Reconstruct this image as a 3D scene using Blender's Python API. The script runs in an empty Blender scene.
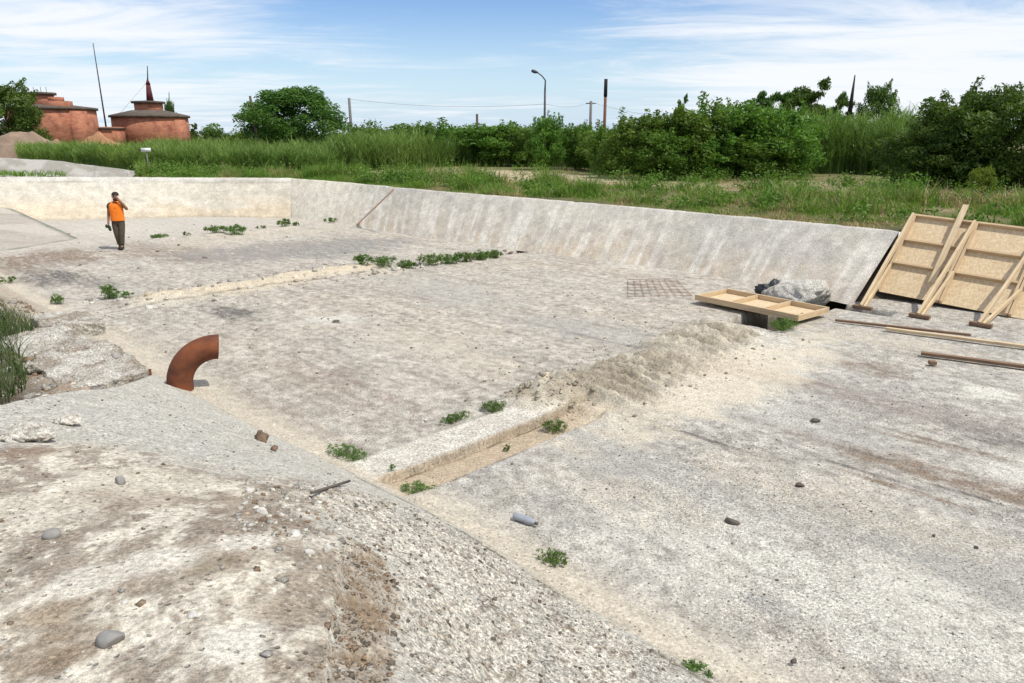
import bpy, bmesh, math, random
import numpy as np
from mathutils import Vector, Matrix

# ------------------------------------------------------------------ camera, world, sun, exposure
SC = bpy.context.scene
COL = SC.collection
FPX, CAMH, PITCH = 740.0, 3.5, math.radians(15.63)
cam_data = bpy.data.cameras.new("camera")
cam = bpy.data.objects.new("camera", cam_data)
COL.objects.link(cam)
cam_data.sensor_width = 36.0
cam_data.lens = 36.0 * FPX / 1024.0
cam_data.clip_start, cam_data.clip_end = 0.05, 6000.0
cam.location = (0, 0, CAMH)
cam.rotation_euler = (math.pi / 2 - PITCH, 0, 0)
SC.camera = cam

SUN_DIR = Vector((0.44, -0.24, 0.866)).normalized()          # towards the sun: high, from the right and a little behind
SUN_EL = math.asin(SUN_DIR.z)
SUN_ROT = math.atan2(SUN_DIR.x, SUN_DIR.y)
world = bpy.data.worlds.new("World")
SC.world = world
world.use_nodes = True
wt = world.node_tree
for n in list(wt.nodes):
    wt.nodes.remove(n)
def WN(t, **kw):
    n = wt.nodes.new(t)
    for k, v in kw.items():
        setattr(n, k, v)
    return n
w_out = WN("ShaderNodeOutputWorld")
w_bg = WN("ShaderNodeBackground")
w_bg.inputs["Strength"].default_value = 0.13
w_sky = WN("ShaderNodeTexSky", sky_type="NISHITA", sun_disc=False, sun_elevation=SUN_EL, sun_rotation=SUN_ROT)
w_sky.air_density, w_sky.dust_density, w_sky.ozone_density = 1.0, 0.3, 2.0
w_tc = WN("ShaderNodeTexCoord")
w_sep = WN("ShaderNodeSeparateXYZ")
wt.links.new(w_tc.outputs["Generated"], w_sep.inputs[0])
def WM(op, a, b=None, c=None, clamp=False):
    n = WN("ShaderNodeMath", operation=op, use_clamp=clamp)
    for i, v in enumerate((a, b, c)):
        if v is None:
            continue
        if isinstance(v, (int, float)):
            n.inputs[i].default_value = v
        else:
            wt.links.new(v, n.inputs[i])
    return n.outputs[0]
# thin high cloud laid on a plane far overhead: direction divided by height
w_h = WM("ADD", WM("MAXIMUM", w_sep.outputs[2], 0.0), 0.05)
w_cx = WM("DIVIDE", w_sep.outputs[0], w_h)
w_cy = WM("DIVIDE", w_sep.outputs[1], w_h)
w_comb = WN("ShaderNodeCombineXYZ")
wt.links.new(w_cx, w_comb.inputs[0]); wt.links.new(w_cy, w_comb.inputs[1])
def wnoise(scale, detail, rough, off, stretch=(1, 1, 1), dist=0.0):
    m = WN("ShaderNodeMapping")
    m.inputs["Location"].default_value = off
    m.inputs["Scale"].default_value = stretch
    wt.links.new(w_comb.outputs[0], m.inputs[0])
    n = WN("ShaderNodeTexNoise")
    n.inputs["Scale"].default_value = scale
    n.inputs["Detail"].default_value = detail
    n.inputs["Roughness"].default_value = rough
    n.inputs["Distortion"].default_value = dist
    wt.links.new(m.outputs[0], n.inputs[0])
    return n.outputs[0]
def wramp(v, lo, hi, a=0.0, b=1.0):
    n = WN("ShaderNodeMapRange", interpolation_type="SMOOTHSTEP")
    n.inputs[1].default_value, n.inputs[2].default_value = lo, hi
    n.inputs[3].default_value, n.inputs[4].default_value = a, b
    wt.links.new(v, n.inputs[0])
    return n.outputs[0]
CLOUD_OFF = (3.1, 7.7, 0.0)
big = wnoise(0.16, 3, 0.5, CLOUD_OFF, (1, 0.8, 1))
fine = wnoise(0.6, 9, 0.66, (1.3, 4.2, 0), (0.7, 1.3, 1), 0.9)
puff = wnoise(1.3, 7, 0.6, (8.3, 2.2, 0), (0.6, 1.0, 1), 0.4)
# more veil towards the right of the view and low down on the left, clear blue between
right = wramp(w_sep.outputs[0], 0.0, 0.34)
left = wramp(w_sep.outputs[0], -0.12, -0.45)
veil = WM("MULTIPLY_ADD", right, 0.17, WM("MULTIPLY_ADD", left, 0.12, WM("MULTIPLY_ADD", big, 0.5, WM("MULTIPLY_ADD", fine, 0.5, WM("MULTIPLY", puff, 0.18)))))
mask = wramp(veil, 0.57, 0.80)
hz = wramp(w_sep.outputs[2], 0.16, -0.02, 0.0, 0.85)          # pale air low over the horizon
w_air = WN("ShaderNodeMix", data_type="RGBA", blend_type="MIX")
w_hsv = WN("ShaderNodeHueSaturation")
w_hsv.inputs["Saturation"].default_value = 1.28
w_hsv.inputs["Hue"].default_value = 0.515
w_hsv.inputs["Value"].default_value = 1.0
wt.links.new(w_sky.outputs[0], w_hsv.inputs["Color"])
w_mix = WN("ShaderNodeMix", data_type="RGBA", blend_type="MIX")
wt.links.new(mask, w_mix.inputs[0])
wt.links.new(hz, w_air.inputs[0]); wt.links.new(w_hsv.outputs[0], w_air.inputs[6]); w_air.inputs[7].default_value = (3.9, 5.1, 6.8, 1)
wt.links.new(w_air.outputs[2], w_mix.inputs[6])
w_mix.inputs[7].default_value = (6.6, 6.85, 7.2, 1)
wt.links.new(w_mix.outputs[2], w_bg.inputs["Color"])
wt.links.new(w_bg.outputs[0], w_out.inputs[0])

sun_data = bpy.data.lights.new("sun", "SUN")
sun_data.energy = 3.7
sun_data.angle = math.radians(0.53)
sun_data.color = (1.0, 0.955, 0.875)
sun = bpy.data.objects.new("sun", sun_data)
COL.objects.link(sun)
sun.rotation_euler = (-SUN_DIR).to_track_quat("-Z", "Y").to_euler()
sun.location = (20, -10, 40)

SC.view_settings.view_transform = "Standard"
SC.view_settings.look = "None"
SC.view_settings.exposure = 0.13
SC.view_settings.gamma = 1.0
SC.render.engine = "CYCLES"
SC.cycles.max_bounces = 6
SC.cycles.transparent_max_bounces = 8

# ------------------------------------------------------------------ helpers
CP, SP = math.cos(PITCH), math.sin(PITCH)
def ray(px, py):
    u, v = (px - 512.0) / FPX, (py - 341.5) / FPX
    return Vector((u, CP - v * SP, -SP - v * CP))
def at(px, py, z=0.0):
    """where the sight line of a photo point meets the level z"""
    d = ray(px, py)
    t = (z - CAMH) / d.z
    return Vector((d.x * t, d.y * t, z))
def at_depth(px, py, y):
    """where the sight line of a photo point is Y metres out"""
    d = ray(px, py)
    t = y / d.y
    return Vector((d.x * t, y, CAMH + d.z * t))
R2 = math.sqrt(0.5)
def to_st(x, y):                    # s runs along the basin (away to the left), t across it (away to the right)
    return (-x + y) * R2, (x + y) * R2
def from_st(s, t):
    return (-s + t) * R2, (s + t) * R2

_perm = np.random.RandomState(7).rand(512 * 512).astype(np.float64)
def vnoise(x, y, seed=0):
    x = np.asarray(x, float) + seed * 17.31; y = np.asarray(y, float) + seed * 41.77
    xi, yi = np.floor(x).astype(np.int64), np.floor(y).astype(np.int64)
    fx, fy = x - xi, y - yi
    fx = fx * fx * (3 - 2 * fx); fy = fy * fy * (3 - 2 * fy)
    def g(i, j):
        return _perm[((i % 512) * 512 + (j % 512))]
    a, b = g(xi, yi), g(xi + 1, yi)
    c, d = g(xi, yi + 1), g(xi + 1, yi + 1)
    return (a * (1 - fx) + b * fx) * (1 - fy) + (c * (1 - fx) + d * fx) * fy
def fbm(x, y, octv=4, seed=0, gain=0.5):
    x = np.asarray(x, float); y = np.asarray(y, float)
    r, a, tot = 0.0, 1.0, 0.0
    for i in range(octv):
        r = r + a * vnoise(x, y, seed + i * 3)
        tot += a; a *= gain
        x, y = x * 2.03 + 1.7, y * 2.03 - 2.3
    return r / tot
def sstep(lo, hi, v):
    q = np.clip((v - lo) / (hi - lo), 0, 1)
    return q * q * (3 - 2 * q)
def poly_sd(px, py, poly):
    """signed distance to a polygon (inside positive)"""
    d = np.full(np.shape(px), 1e9); ins = np.zeros(np.shape(px), bool)
    n = len(poly)
    for i in range(n):
        ax, ay = poly[i][0], poly[i][1]; bx, by = poly[(i + 1) % n][0], poly[(i + 1) % n][1]
        ex, ey = bx - ax, by - ay
        q = np.clip(((px - ax) * ex + (py - ay) * ey) / (ex * ex + ey * ey + 1e-12), 0, 1)
        d = np.minimum(d, np.hypot(px - ax - q * ex, py - ay - q * ey))
        if abs(ey) > 1e-12:
            c = ((ay > py) != (by > py)) & (px < ex * (py - ay) / ey + ax)
            ins ^= c
    return np.where(ins, d, -d)

def mesh_from(name, V, F, mats=(), col=None, smooth=False, fmat=None):
    """V (n,3); F either an (m,k) array or a list of index lists"""
    me = bpy.data.meshes.new(name)
    V = np.asarray(V, np.float32)
    if isinstance(F, np.ndarray):
        k = F.shape[1]
        starts = np.arange(len(F), dtype=np.int32) * k
        tot = np.full(len(F), k, np.int32); flat = F.astype(np.int32).ravel()
    else:
        tot = np.array([len(f) for f in F], np.int32)
        starts = np.concatenate([[0], np.cumsum(tot)[:-1]]).astype(np.int32)
        flat = np.array([i for f in F for i in f], np.int32)
    me.vertices.add(len(V)); me.vertices.foreach_set("co", V.ravel())
    me.loops.add(len(flat)); me.loops.foreach_set("vertex_index", flat)
    me.polygons.add(len(tot)); me.polygons.foreach_set("loop_start", starts); me.polygons.foreach_set("loop_total", tot)
    if smooth:
        me.polygons.foreach_set("use_smooth", np.ones(len(tot), bool))
    if fmat is not None:
        me.polygons.foreach_set("material_index", np.asarray(fmat, np.int32))
    if col is not None:
        a = me.color_attributes.new("Col", "FLOAT_COLOR", "POINT")
        c = np.asarray(col, np.float32)
        if c.shape[1] == 3:
            c = np.concatenate([c, np.ones((len(c), 1), np.float32)], 1)
        a.data.foreach_set("color", c.ravel())
    for m in (mats if isinstance(mats, (list, tuple)) else [mats]):
        me.materials.append(m)
    me.update(calc_edges=True)
    return me
def link(name, me, parent=None):
    o = bpy.data.objects.new(name, me)
    COL.objects.link(o)
    if parent is not None:
        o.parent = parent
    return o
def tag(o, label=None, cat=None, group=None, kind=None):
    if label: o["label"] = label
    if cat: o["category"] = cat
    if group: o["group"] = group
    if kind: o["kind"] = kind
    return o
def empty(name, loc, rz=0.0, label=None, cat=None, group=None):
    o = bpy.data.objects.new(name, None)
    COL.objects.link(o)
    o.location = loc; o.rotation_euler = (0, 0, rz); o.empty_display_size = 0.2
    return tag(o, label, cat, group)
def grid_faces(n, m):
    i = np.arange(n * m).reshape(n, m)
    return np.stack([i[:-1, :-1].ravel(), i[1:, :-1].ravel(), i[1:, 1:].ravel(), i[:-1, 1:].ravel()], 1)
def copy_tree(o, parent=None):
    c = o.copy(); COL.objects.link(c)
    if parent is not None: c.parent = parent
    for ch in list(o.children):
        copy_tree(ch, c)
    return c

# ------------------------------------------------------------------ materials
def new_mat(name):
    m = bpy.data.materials.new(name); m.use_nodes = True
    nt = m.node_tree
    return m, nt, nt.nodes["Principled BSDF"]
class NB:
    """a small node-graph writer"""
    def __init__(s, nt): s.nt = nt
    def n(s, t, ins=None, **kw):
        nd = s.nt.nodes.new(t)
        for k, v in kw.items(): setattr(nd, k, v)
        for k, v in (ins or {}).items():
            if isinstance(v, bpy.types.NodeSocket): s.nt.links.new(v, nd.inputs[k])
            else: nd.inputs[k].default_value = v
        return nd
    def noise(s, vec, scale, detail=4, rough=0.55, dist=0.0):
        return s.n("ShaderNodeTexNoise", {"Vector": vec, "Scale": scale, "Detail": detail, "Roughness": rough, "Distortion": dist}).outputs[0]
    def math(s, op, a, b=0.0, clamp=False):
        return s.n("ShaderNodeMath", {0: a, 1: b}, operation=op, use_clamp=clamp).outputs[0]
    def rng(s, v, lo, hi, a=0.0, b=1.0):
        return s.n("ShaderNodeMapRange", {0: v, 1: lo, 2: hi, 3: a, 4: b}).outputs[0]
    def mix(s, f, a, b, mode="MIX"):
        return s.n("ShaderNodeMix", {0: f, 6: a, 7: b}, data_type="RGBA", blend_type=mode).outputs[2]
    def pos(s, scale=None, obj=False):
        v = s.n("ShaderNodeTexCoord").outputs["Object"] if obj else s.n("ShaderNodeNewGeometry").outputs["Position"]
        if scale is not None:
            v = s.n("ShaderNodeMapping", {"Vector": v, "Scale": scale}).outputs[0]
        return v
    def bump(s, h, strength, dist):
        return s.n("ShaderNodeBump", {"Height": h, "Strength": strength, "Distance": dist}).outputs[0]

def ground_material(name, agg_scale=55.0, bump_d=0.012, speck=0.25):
    """surface colour from the 'Col' attribute (what lies there), broken up by grit, pits and aggregate; alpha = how much stone shows"""
    m, nt, b = new_mat(name); g = NB(nt)
    att = g.n("ShaderNodeAttribute", attribute_name="Col")
    p = g.pos()
    n1 = g.noise(p, 38, 6, 0.65)
    n2 = g.noise(p, 7, 5, 0.6)
    n3 = g.noise(p, 170, 2, 0.6)
    v1 = g.n("ShaderNodeTexVoronoi", {"Vector": p, "Scale": agg_scale, "Randomness": 1.0})
    cell = g.n("ShaderNodeSeparateColor", {0: v1.outputs["Color"]}).outputs[0]
    k = g.math("MULTIPLY", g.rng(n1, 0.28, 0.72, 0.56, 1.42), g.rng(n2, 0.28, 0.72, 0.86, 1.13))
    k = g.math("MULTIPLY", k, g.rng(n3, 0.25, 0.75, 0.74, 1.26))
    agg = g.math("MULTIPLY", att.outputs["Alpha"], 1.0)
    stone = g.rng(cell, 0.0, 1.0, 0.42, 1.42)
    gap = g.rng(v1.outputs["Distance"], 0.42, 0.70, 1.0, 0.50)
    stone = g.math("MULTIPLY", stone, gap)
    pn = g.noise(p, 34, 4, 0.62, 0.3)
    pn2 = g.noise(p, 95, 3, 0.6)
    pits = g.math("MULTIPLY", g.rng(pn, 0.34, 0.48, 0.55, 1.12), g.rng(pn2, 0.34, 0.50, 0.68, 1.12))
    stone = g.math("MULTIPLY", g.rng(stone, 0.0, 1.5, 0.66, 1.30), pits)
    k = g.math("MULTIPLY", k, g.n("ShaderNodeMix", {0: agg, 2: 1.0, 3: stone}, data_type="FLOAT").outputs[0])
    # sparse dark pits and grit
    v2 = g.n("ShaderNodeTexVoronoi", {"Vector": p, "Scale": 21.0, "Randomness": 1.0})
    c2 = g.n("ShaderNodeSeparateColor", {0: v2.outputs["Color"]}).outputs[1]
    pit = g.math("MULTIPLY", g.rng(v2.outputs["Distance"], 0.22, 0.12), g.rng(c2, 0.45, 0.60))
    k = g.math("MULTIPLY", k, g.rng(pit, 0.0, 1.0, 1.0, 1.0 - speck))
    kc = g.n("ShaderNodeCombineColor", {0: k, 1: k, 2: k}).outputs[0]
    base = g.mix(1.0, g.mix(1.0, att.outputs["Color"], kc, "MULTIPLY"), (0.975, 0.970, 0.925, 1), "MULTIPLY")
    nt.links.new(base, b.inputs["Base Color"])
    b.inputs["Roughness"].default_value = 0.95
    b.inputs["Specular IOR Level"].default_value = 0.15
    h = g.math("ADD", g.math("MULTIPLY", n1, 0.9), g.math("MULTIPLY", n3, 0.35))
    h = g.math("ADD", h, g.math("MULTIPLY", g.math("MULTIPLY", g.rng(v1.outputs["Distance"], 0.0, 0.7, 1.0, 0.0), cell), g.math("MULTIPLY", agg, 0.5)))
    h = g.math("ADD", h, g.math("MULTIPLY", pits, g.math("MULTIPLY", agg, 0.9)))
    h = g.math("SUBTRACT", h, g.math("MULTIPLY", pit, 0.8))
    nt.links.new(g.bump(h, 0.9, bump_d), b.inputs["Normal"])
    return m
def simple_mat(name, c, rough=0.9, var=0.25, scale=6.0, bump=0.0, spec=0.2, metal=0.0, c2=None, stretch=None, obj=True, detail=5):
    m, nt, b = new_mat(name); g = NB(nt)
    p = g.pos(stretch, obj)
    n = g.noise(p, scale, detail, 0.6)
    c2 = c2 or tuple(x * (1 - var) for x in c)
    nt.links.new(g.mix(g.rng(n, 0.3, 0.7), (*c2, 1), (*c, 1)), b.inputs["Base Color"])
    b.inputs["Roughness"].default_value = rough
    b.inputs["Specular IOR Level"].default_value = spec
    b.inputs["Metallic"].default_value = metal
    if bump:
        nt.links.new(g.bump(g.noise(p, scale * 5, 5, 0.6), 0.8, bump), b.inputs["Normal"])
    return m
def leaf_mat(name, c_dark, c_light, trans=0.38, rough=0.55):
    m, nt, b = new_mat(name); g = NB(nt)
    att = g.n("ShaderNodeAttribute", attribute_name="Col")
    r = g.n("ShaderNodeSeparateColor", {0: att.outputs["Color"]}).outputs[0]
    rnd = g.n("ShaderNodeObjectInfo").outputs["Random"]
    hue = g.n("ShaderNodeHueSaturation", {"Hue": g.rng(rnd, 0, 1, 0.485, 0.515), "Saturation": 1.0, "Value": g.rng(rnd, 0, 1, 0.88, 1.12), "Fac": 1.0, "Color": g.mix(r, (*c_dark, 1), (*c_light, 1))}).outputs[0]
    nt.links.new(hue, b.inputs["Base Color"])
    b.inputs["Roughness"].default_value = rough
    b.inputs["Specular IOR Level"].default_value = 0.3
    tr = g.n("ShaderNodeBsdfTranslucent", {"Color": g.mix(1.0, hue, (1.0, 1.15, 0.55, 1), "MULTIPLY")})
    ms = g.n("ShaderNodeMixShader", {0: trans, 1: b.outputs[0], 2: tr.outputs[0]})
    nt.links.new(ms.outputs[0], nt.nodes["Material Output"].inputs[0])
    return m
def wood_mat(name, c1, c2):
    m, nt, b = new_mat(name); g = NB(nt)
    p = g.pos((1.2, 22, 22), True)
    n = g.noise(p, 1.6, 6, 0.65, 0.8)
    p2 = g.pos(None, True)
    k = g.noise(p2, 3.5, 4, 0.6)
    col = g.mix(g.rng(n, 0.32, 0.68), (*c2, 1), (*c1, 1))
    col = g.mix(g.rng(k, 0.55, 0.75, 0, 0.45), col, (*[0.5 * x + 0.10 for x in c2], 1))
    nt.links.new(col, b.inputs["Base Color"])
    b.inputs["Roughness"].default_value = 0.8
    nt.links.new(g.bump(n, 0.5, 0.004), b.inputs["Normal"])
    return m
def osb_mat(name):
    m, nt, b = new_mat(name); g = NB(nt)
    p = g.pos((20, 26, 20), True)
    pn = g.n("ShaderNodeMix", {0: 0.12, 4: p, 5: g.n("ShaderNodeTexNoise", {"Vector": p, "Scale": 1.5}).outputs[1]}, data_type="VECTOR").outputs[1]
    v = g.n("ShaderNodeTexVoronoi", {"Vector": pn, "Scale": 1.6})
    c = g.n("ShaderNodeSeparateColor", {0: v.outputs["Color"]}).outputs[0]
    big = g.noise(g.pos(None, True), 4.0, 4, 0.6)
    col = g.mix(c, (0.52, 0.385, 0.22, 1), (0.70, 0.57, 0.37, 1))
    col = g.mix(g.rng(big, 0.35, 0.75, 0, 0.35), col, (0.50, 0.36, 0.20, 1))
    nt.links.new(col, b.inputs["Base Color"])
    b.inputs["Roughness"].default_value = 0.7
    return m

M = {}
M["floor"] = ground_material("weathered_concrete_floor", 60, 0.012, 0.55)
M["bank"] = ground_material("broken_concrete_and_soil", 42, 0.020, 0.40)
M["wall"] = ground_material("streaked_concrete", 60, 0.010, 0.3)
M["earth"] = ground_material("earth", 30, 0.03, 0.2)
M["rust"] = simple_mat("rusted_steel", (0.22, 0.070, 0.026), 0.8, 0, 4.0, 0.008, 0.3, 0.0, (0.070, 0.026, 0.016))
M["wood"] = wood_mat("fresh_sawn_pine", (0.62, 0.48, 0.30), (0.43, 0.30, 0.165))
M["wood_dark"] = wood_mat("weathered_timber", (0.26, 0.16, 0.09), (0.13, 0.075, 0.045))
M["wood_pale"] = wood_mat("pale_timber", (0.66, 0.53, 0.34), (0.46, 0.33, 0.19))
M["osb"] = osb_mat("chipboard")
M["dark_metal"] = simple_mat("dark_metal", (0.06, 0.06, 0.065), 0.6)
M["lamp_post"] = simple_mat("grey_steel_post", (0.10, 0.10, 0.11), 0.6, 0.4)
M["pole_wood"] = simple_mat("old_pole_wood", (0.13, 0.10, 0.08), 0.95, 0.5, 8, 0, 0.1, 0, None, (6, 6, 0.6))
M["pole_concrete"] = simple_mat("pole_concrete", (0.22, 0.21, 0.20), 0.95, 0.3)
M["pole_rust"] = simple_mat("rusted_pole_paint", (0.22, 0.10, 0.075), 0.9, 0.4)
M["pole_dark"] = simple_mat("tarred_pole_paint", (0.035, 0.03, 0.03), 0.9, 0.3)
M["leaf_tree"] = leaf_mat("broad_tree_leaves", (0.045, 0.105, 0.018), (0.120, 0.215, 0.036))
M["leaf_dark"] = leaf_mat("dark_leaves", (0.046, 0.105, 0.018), (0.130, 0.220, 0.038))
M["leaf_bush"] = leaf_mat("bush_leaves", (0.050, 0.115, 0.014), (0.18, 0.295, 0.042))
M["leaf_yellow"] = leaf_mat("yellow_green_leaves", (0.12, 0.18, 0.02), (0.24, 0.30, 0.04))
M["leaf_weed"] = leaf_mat("weed_leaves", (0.060, 0.125, 0.026), (0.18, 0.28, 0.065))
M["reed"] = leaf_mat("reed_leaves", (0.070, 0.165, 0.028), (0.24, 0.37, 0.09), 0.35)
M["grass"] = leaf_mat("grass_blades", (0.072, 0.165, 0.018), (0.26, 0.37, 0.060), 0.3)
M["dry"] = leaf_mat("dry_grass_blades", (0.32, 0.25, 0.12), (0.56, 0.45, 0.25), 0.2)
M["bark"] = simple_mat("bark", (0.11, 0.085, 0.06), 0.95, 0.5, 9, 0.01, 0.1, 0, None, (3, 3, 0.6))
# ------------------------------------------------------------------ the basin floor
TOE_PX = [(0, 285), (80, 330), (150, 372), (250, 428), (370, 485), (440, 522), (572, 604), (676, 662)]
_toe = sorted(to_st(*at(x, y, 0.0)[:2]) for x, y in TOE_PX)
TOE_S = np.array([-8.0] + [a for a, _ in _toe] + [32.0]); TOE_T = np.array([4.1] + [b for _, b in _toe] + [3.6])
def toe_t(s): return np.interp(s, TOE_S, TOE_T)

def lerp3(c, w, col):
    return c * (1 - w[:, None]) + np.asarray(col)[None, :] * w[:, None]
def ell(S, T, ps, pt, ls, lt, soft=0.45, rag=0.5, seed=0, ang=0.0):
    """ragged elliptical patch centred on (ps, pt), half sizes along and across the basin"""
    ds, dt = S - ps, T - pt
    ca, sa = math.cos(ang), math.sin(ang)
    a, b = (ds * ca + dt * sa) / ls, (-ds * sa + dt * ca) / lt
    r = np.sqrt(a * a + b * b) + rag * (fbm(S * 2.2, T * 3.5, 4, seed + 5) - 0.5) * 2
    return 1 - sstep(1 - soft, 1 + soft, r)

JOINT = 5.78
def floor_height(S, T):
    z = 0.018 * (fbm(S * 0.35, T * 0.35, 3, 3) - 0.5) + 0.010 * (fbm(S * 2.5, T * 2.5, 3, 9) - 0.5)
    # the open joint: a raised pale kerb strip, a sand filled channel, then the next slab
    run = sstep(3.9, 4.15, T)
    js = S + 0.05 * (fbm(S * 0 + 3, T * 1.5, 3, 21) - 0.5)
    near = 1 - sstep(7.0, 7.8, T)
    chan = sstep(5.46, 5.56, js) * (1 - sstep(5.985, 6.005, js)) * run * near
    z -= 0.085 * chan * (0.8 + 0.5 * fbm(S * 4, T * 3, 3, 31))
    z += 0.022 * sstep(5.99, 6.01, js) * (1 - sstep(6.50, 6.62, js)) * run * near
    # sand heap pushed over the joint, ribbed by tyres
    ridge = 6.35 + 0.035 * (T - 10) + 0.5 * (fbm(T * 0.45, T * 0 + 2, 2, 44) - 0.5)
    w = np.where(S < ridge, 0.95, 0.72)
    prof = np.exp(-((S - ridge) / w) ** 2 * 1.6)
    env = sstep(6.7, 7.7, T) * (1 - sstep(11.8, 12.9, T))
    lump = fbm(S * 1.5, T * 0.9, 4, 50)
    heap = env * prof * (0.07 + 0.18 * lump)
    rib = np.sin((T * 0.97 + S * 0.16) * 2 * math.pi / 0.62 + 5.0 * fbm(S * 0.5, T * 0.5, 3, 61))
    heap += env * sstep(0.10, 0.5, prof) * (0.085 * (1 - 2 * np.abs(rib) ** 0.8) * (0.4 + 1.2 * fbm(S * 0.8, T * 0.8, 3, 63)) + 0.12 * (fbm(S * 2.0, T * 3.2, 5, 66, 0.6) - 0.45) + 0.03 * (np.abs(fbm(S * 6, T * 4, 4, 68) - 0.5) * -4 + 0.5))
    z += np.maximum(heap, 0)
    # the crumbled end of the strip where the heap begins
    z += 0.26 * np.exp(-(((S - 6.5) / 0.42) ** 2 + ((T - 7.2) / 0.42) ** 2)) * (0.4 + fbm(S * 6, T * 6, 4, 71))
    # open trench under the board and along the foot of the far slope
    tr = sstep(5.88, 6.0, js) * (1 - sstep(6.85, 7.0, js)) * sstep(12.75, 12.95, T + 0.3 * (fbm(S * 3, T * 3, 3, 41) - 0.5))
    z -= 0.62 * tr
    gap = (1 - sstep(0.18, 0.30, np.abs(T - 15.75))) * sstep(4.8, 5.2, S) * (1 - sstep(6.6, 7.2, S))
    z -= 0.4 * gap
    # lower drift on the second joint
    r2 = 16.75 + 0.5 * (fbm(T * 0.6, T * 0 + 7, 2, 81) - 0.5)
    d2 = np.exp(-((S - r2) / 0.62) ** 2) * sstep(4.6, 6.2, T) * (1 - sstep(11.2, 12.2, T))
    z += d2 * (0.06 + 0.17 * fbm(S * 1.8, T * 1.5, 4, 85) + 0.10 * (fbm(S * 6, T * 6, 3, 88) - 0.5))
    z -= 0.05 * sstep(16.1, 16.16, S) * (1 - sstep(16.3, 16.38, S)) * sstep(11.8, 12.4, T)
    z -= 0.5 * np.exp(-(((S - 16.15) / 0.18) ** 2 + ((T - 16.6) / 0.45) ** 2))
    # third joint far off
    z += 0.10 * np.exp(-((S - 26.6) / 0.6) ** 2) * fbm(S * 2, T * 2, 3, 90) * sstep(7, 8, T)
    # shallow kerb of drifted sand along the near toe
    tt = T - toe_t(S)
    z -= 0.03 * np.exp(-((S - 16.22 - 0.06 * (fbm(T * 1.5, T * 0, 3, 93) - 0.5)) / 0.05) ** 2)
    z += 0.035 * np.exp(-((tt - 0.12) / 0.22) ** 2) * (0.5 + fbm(S * 3, T * 3, 3, 95))
    return z

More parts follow.
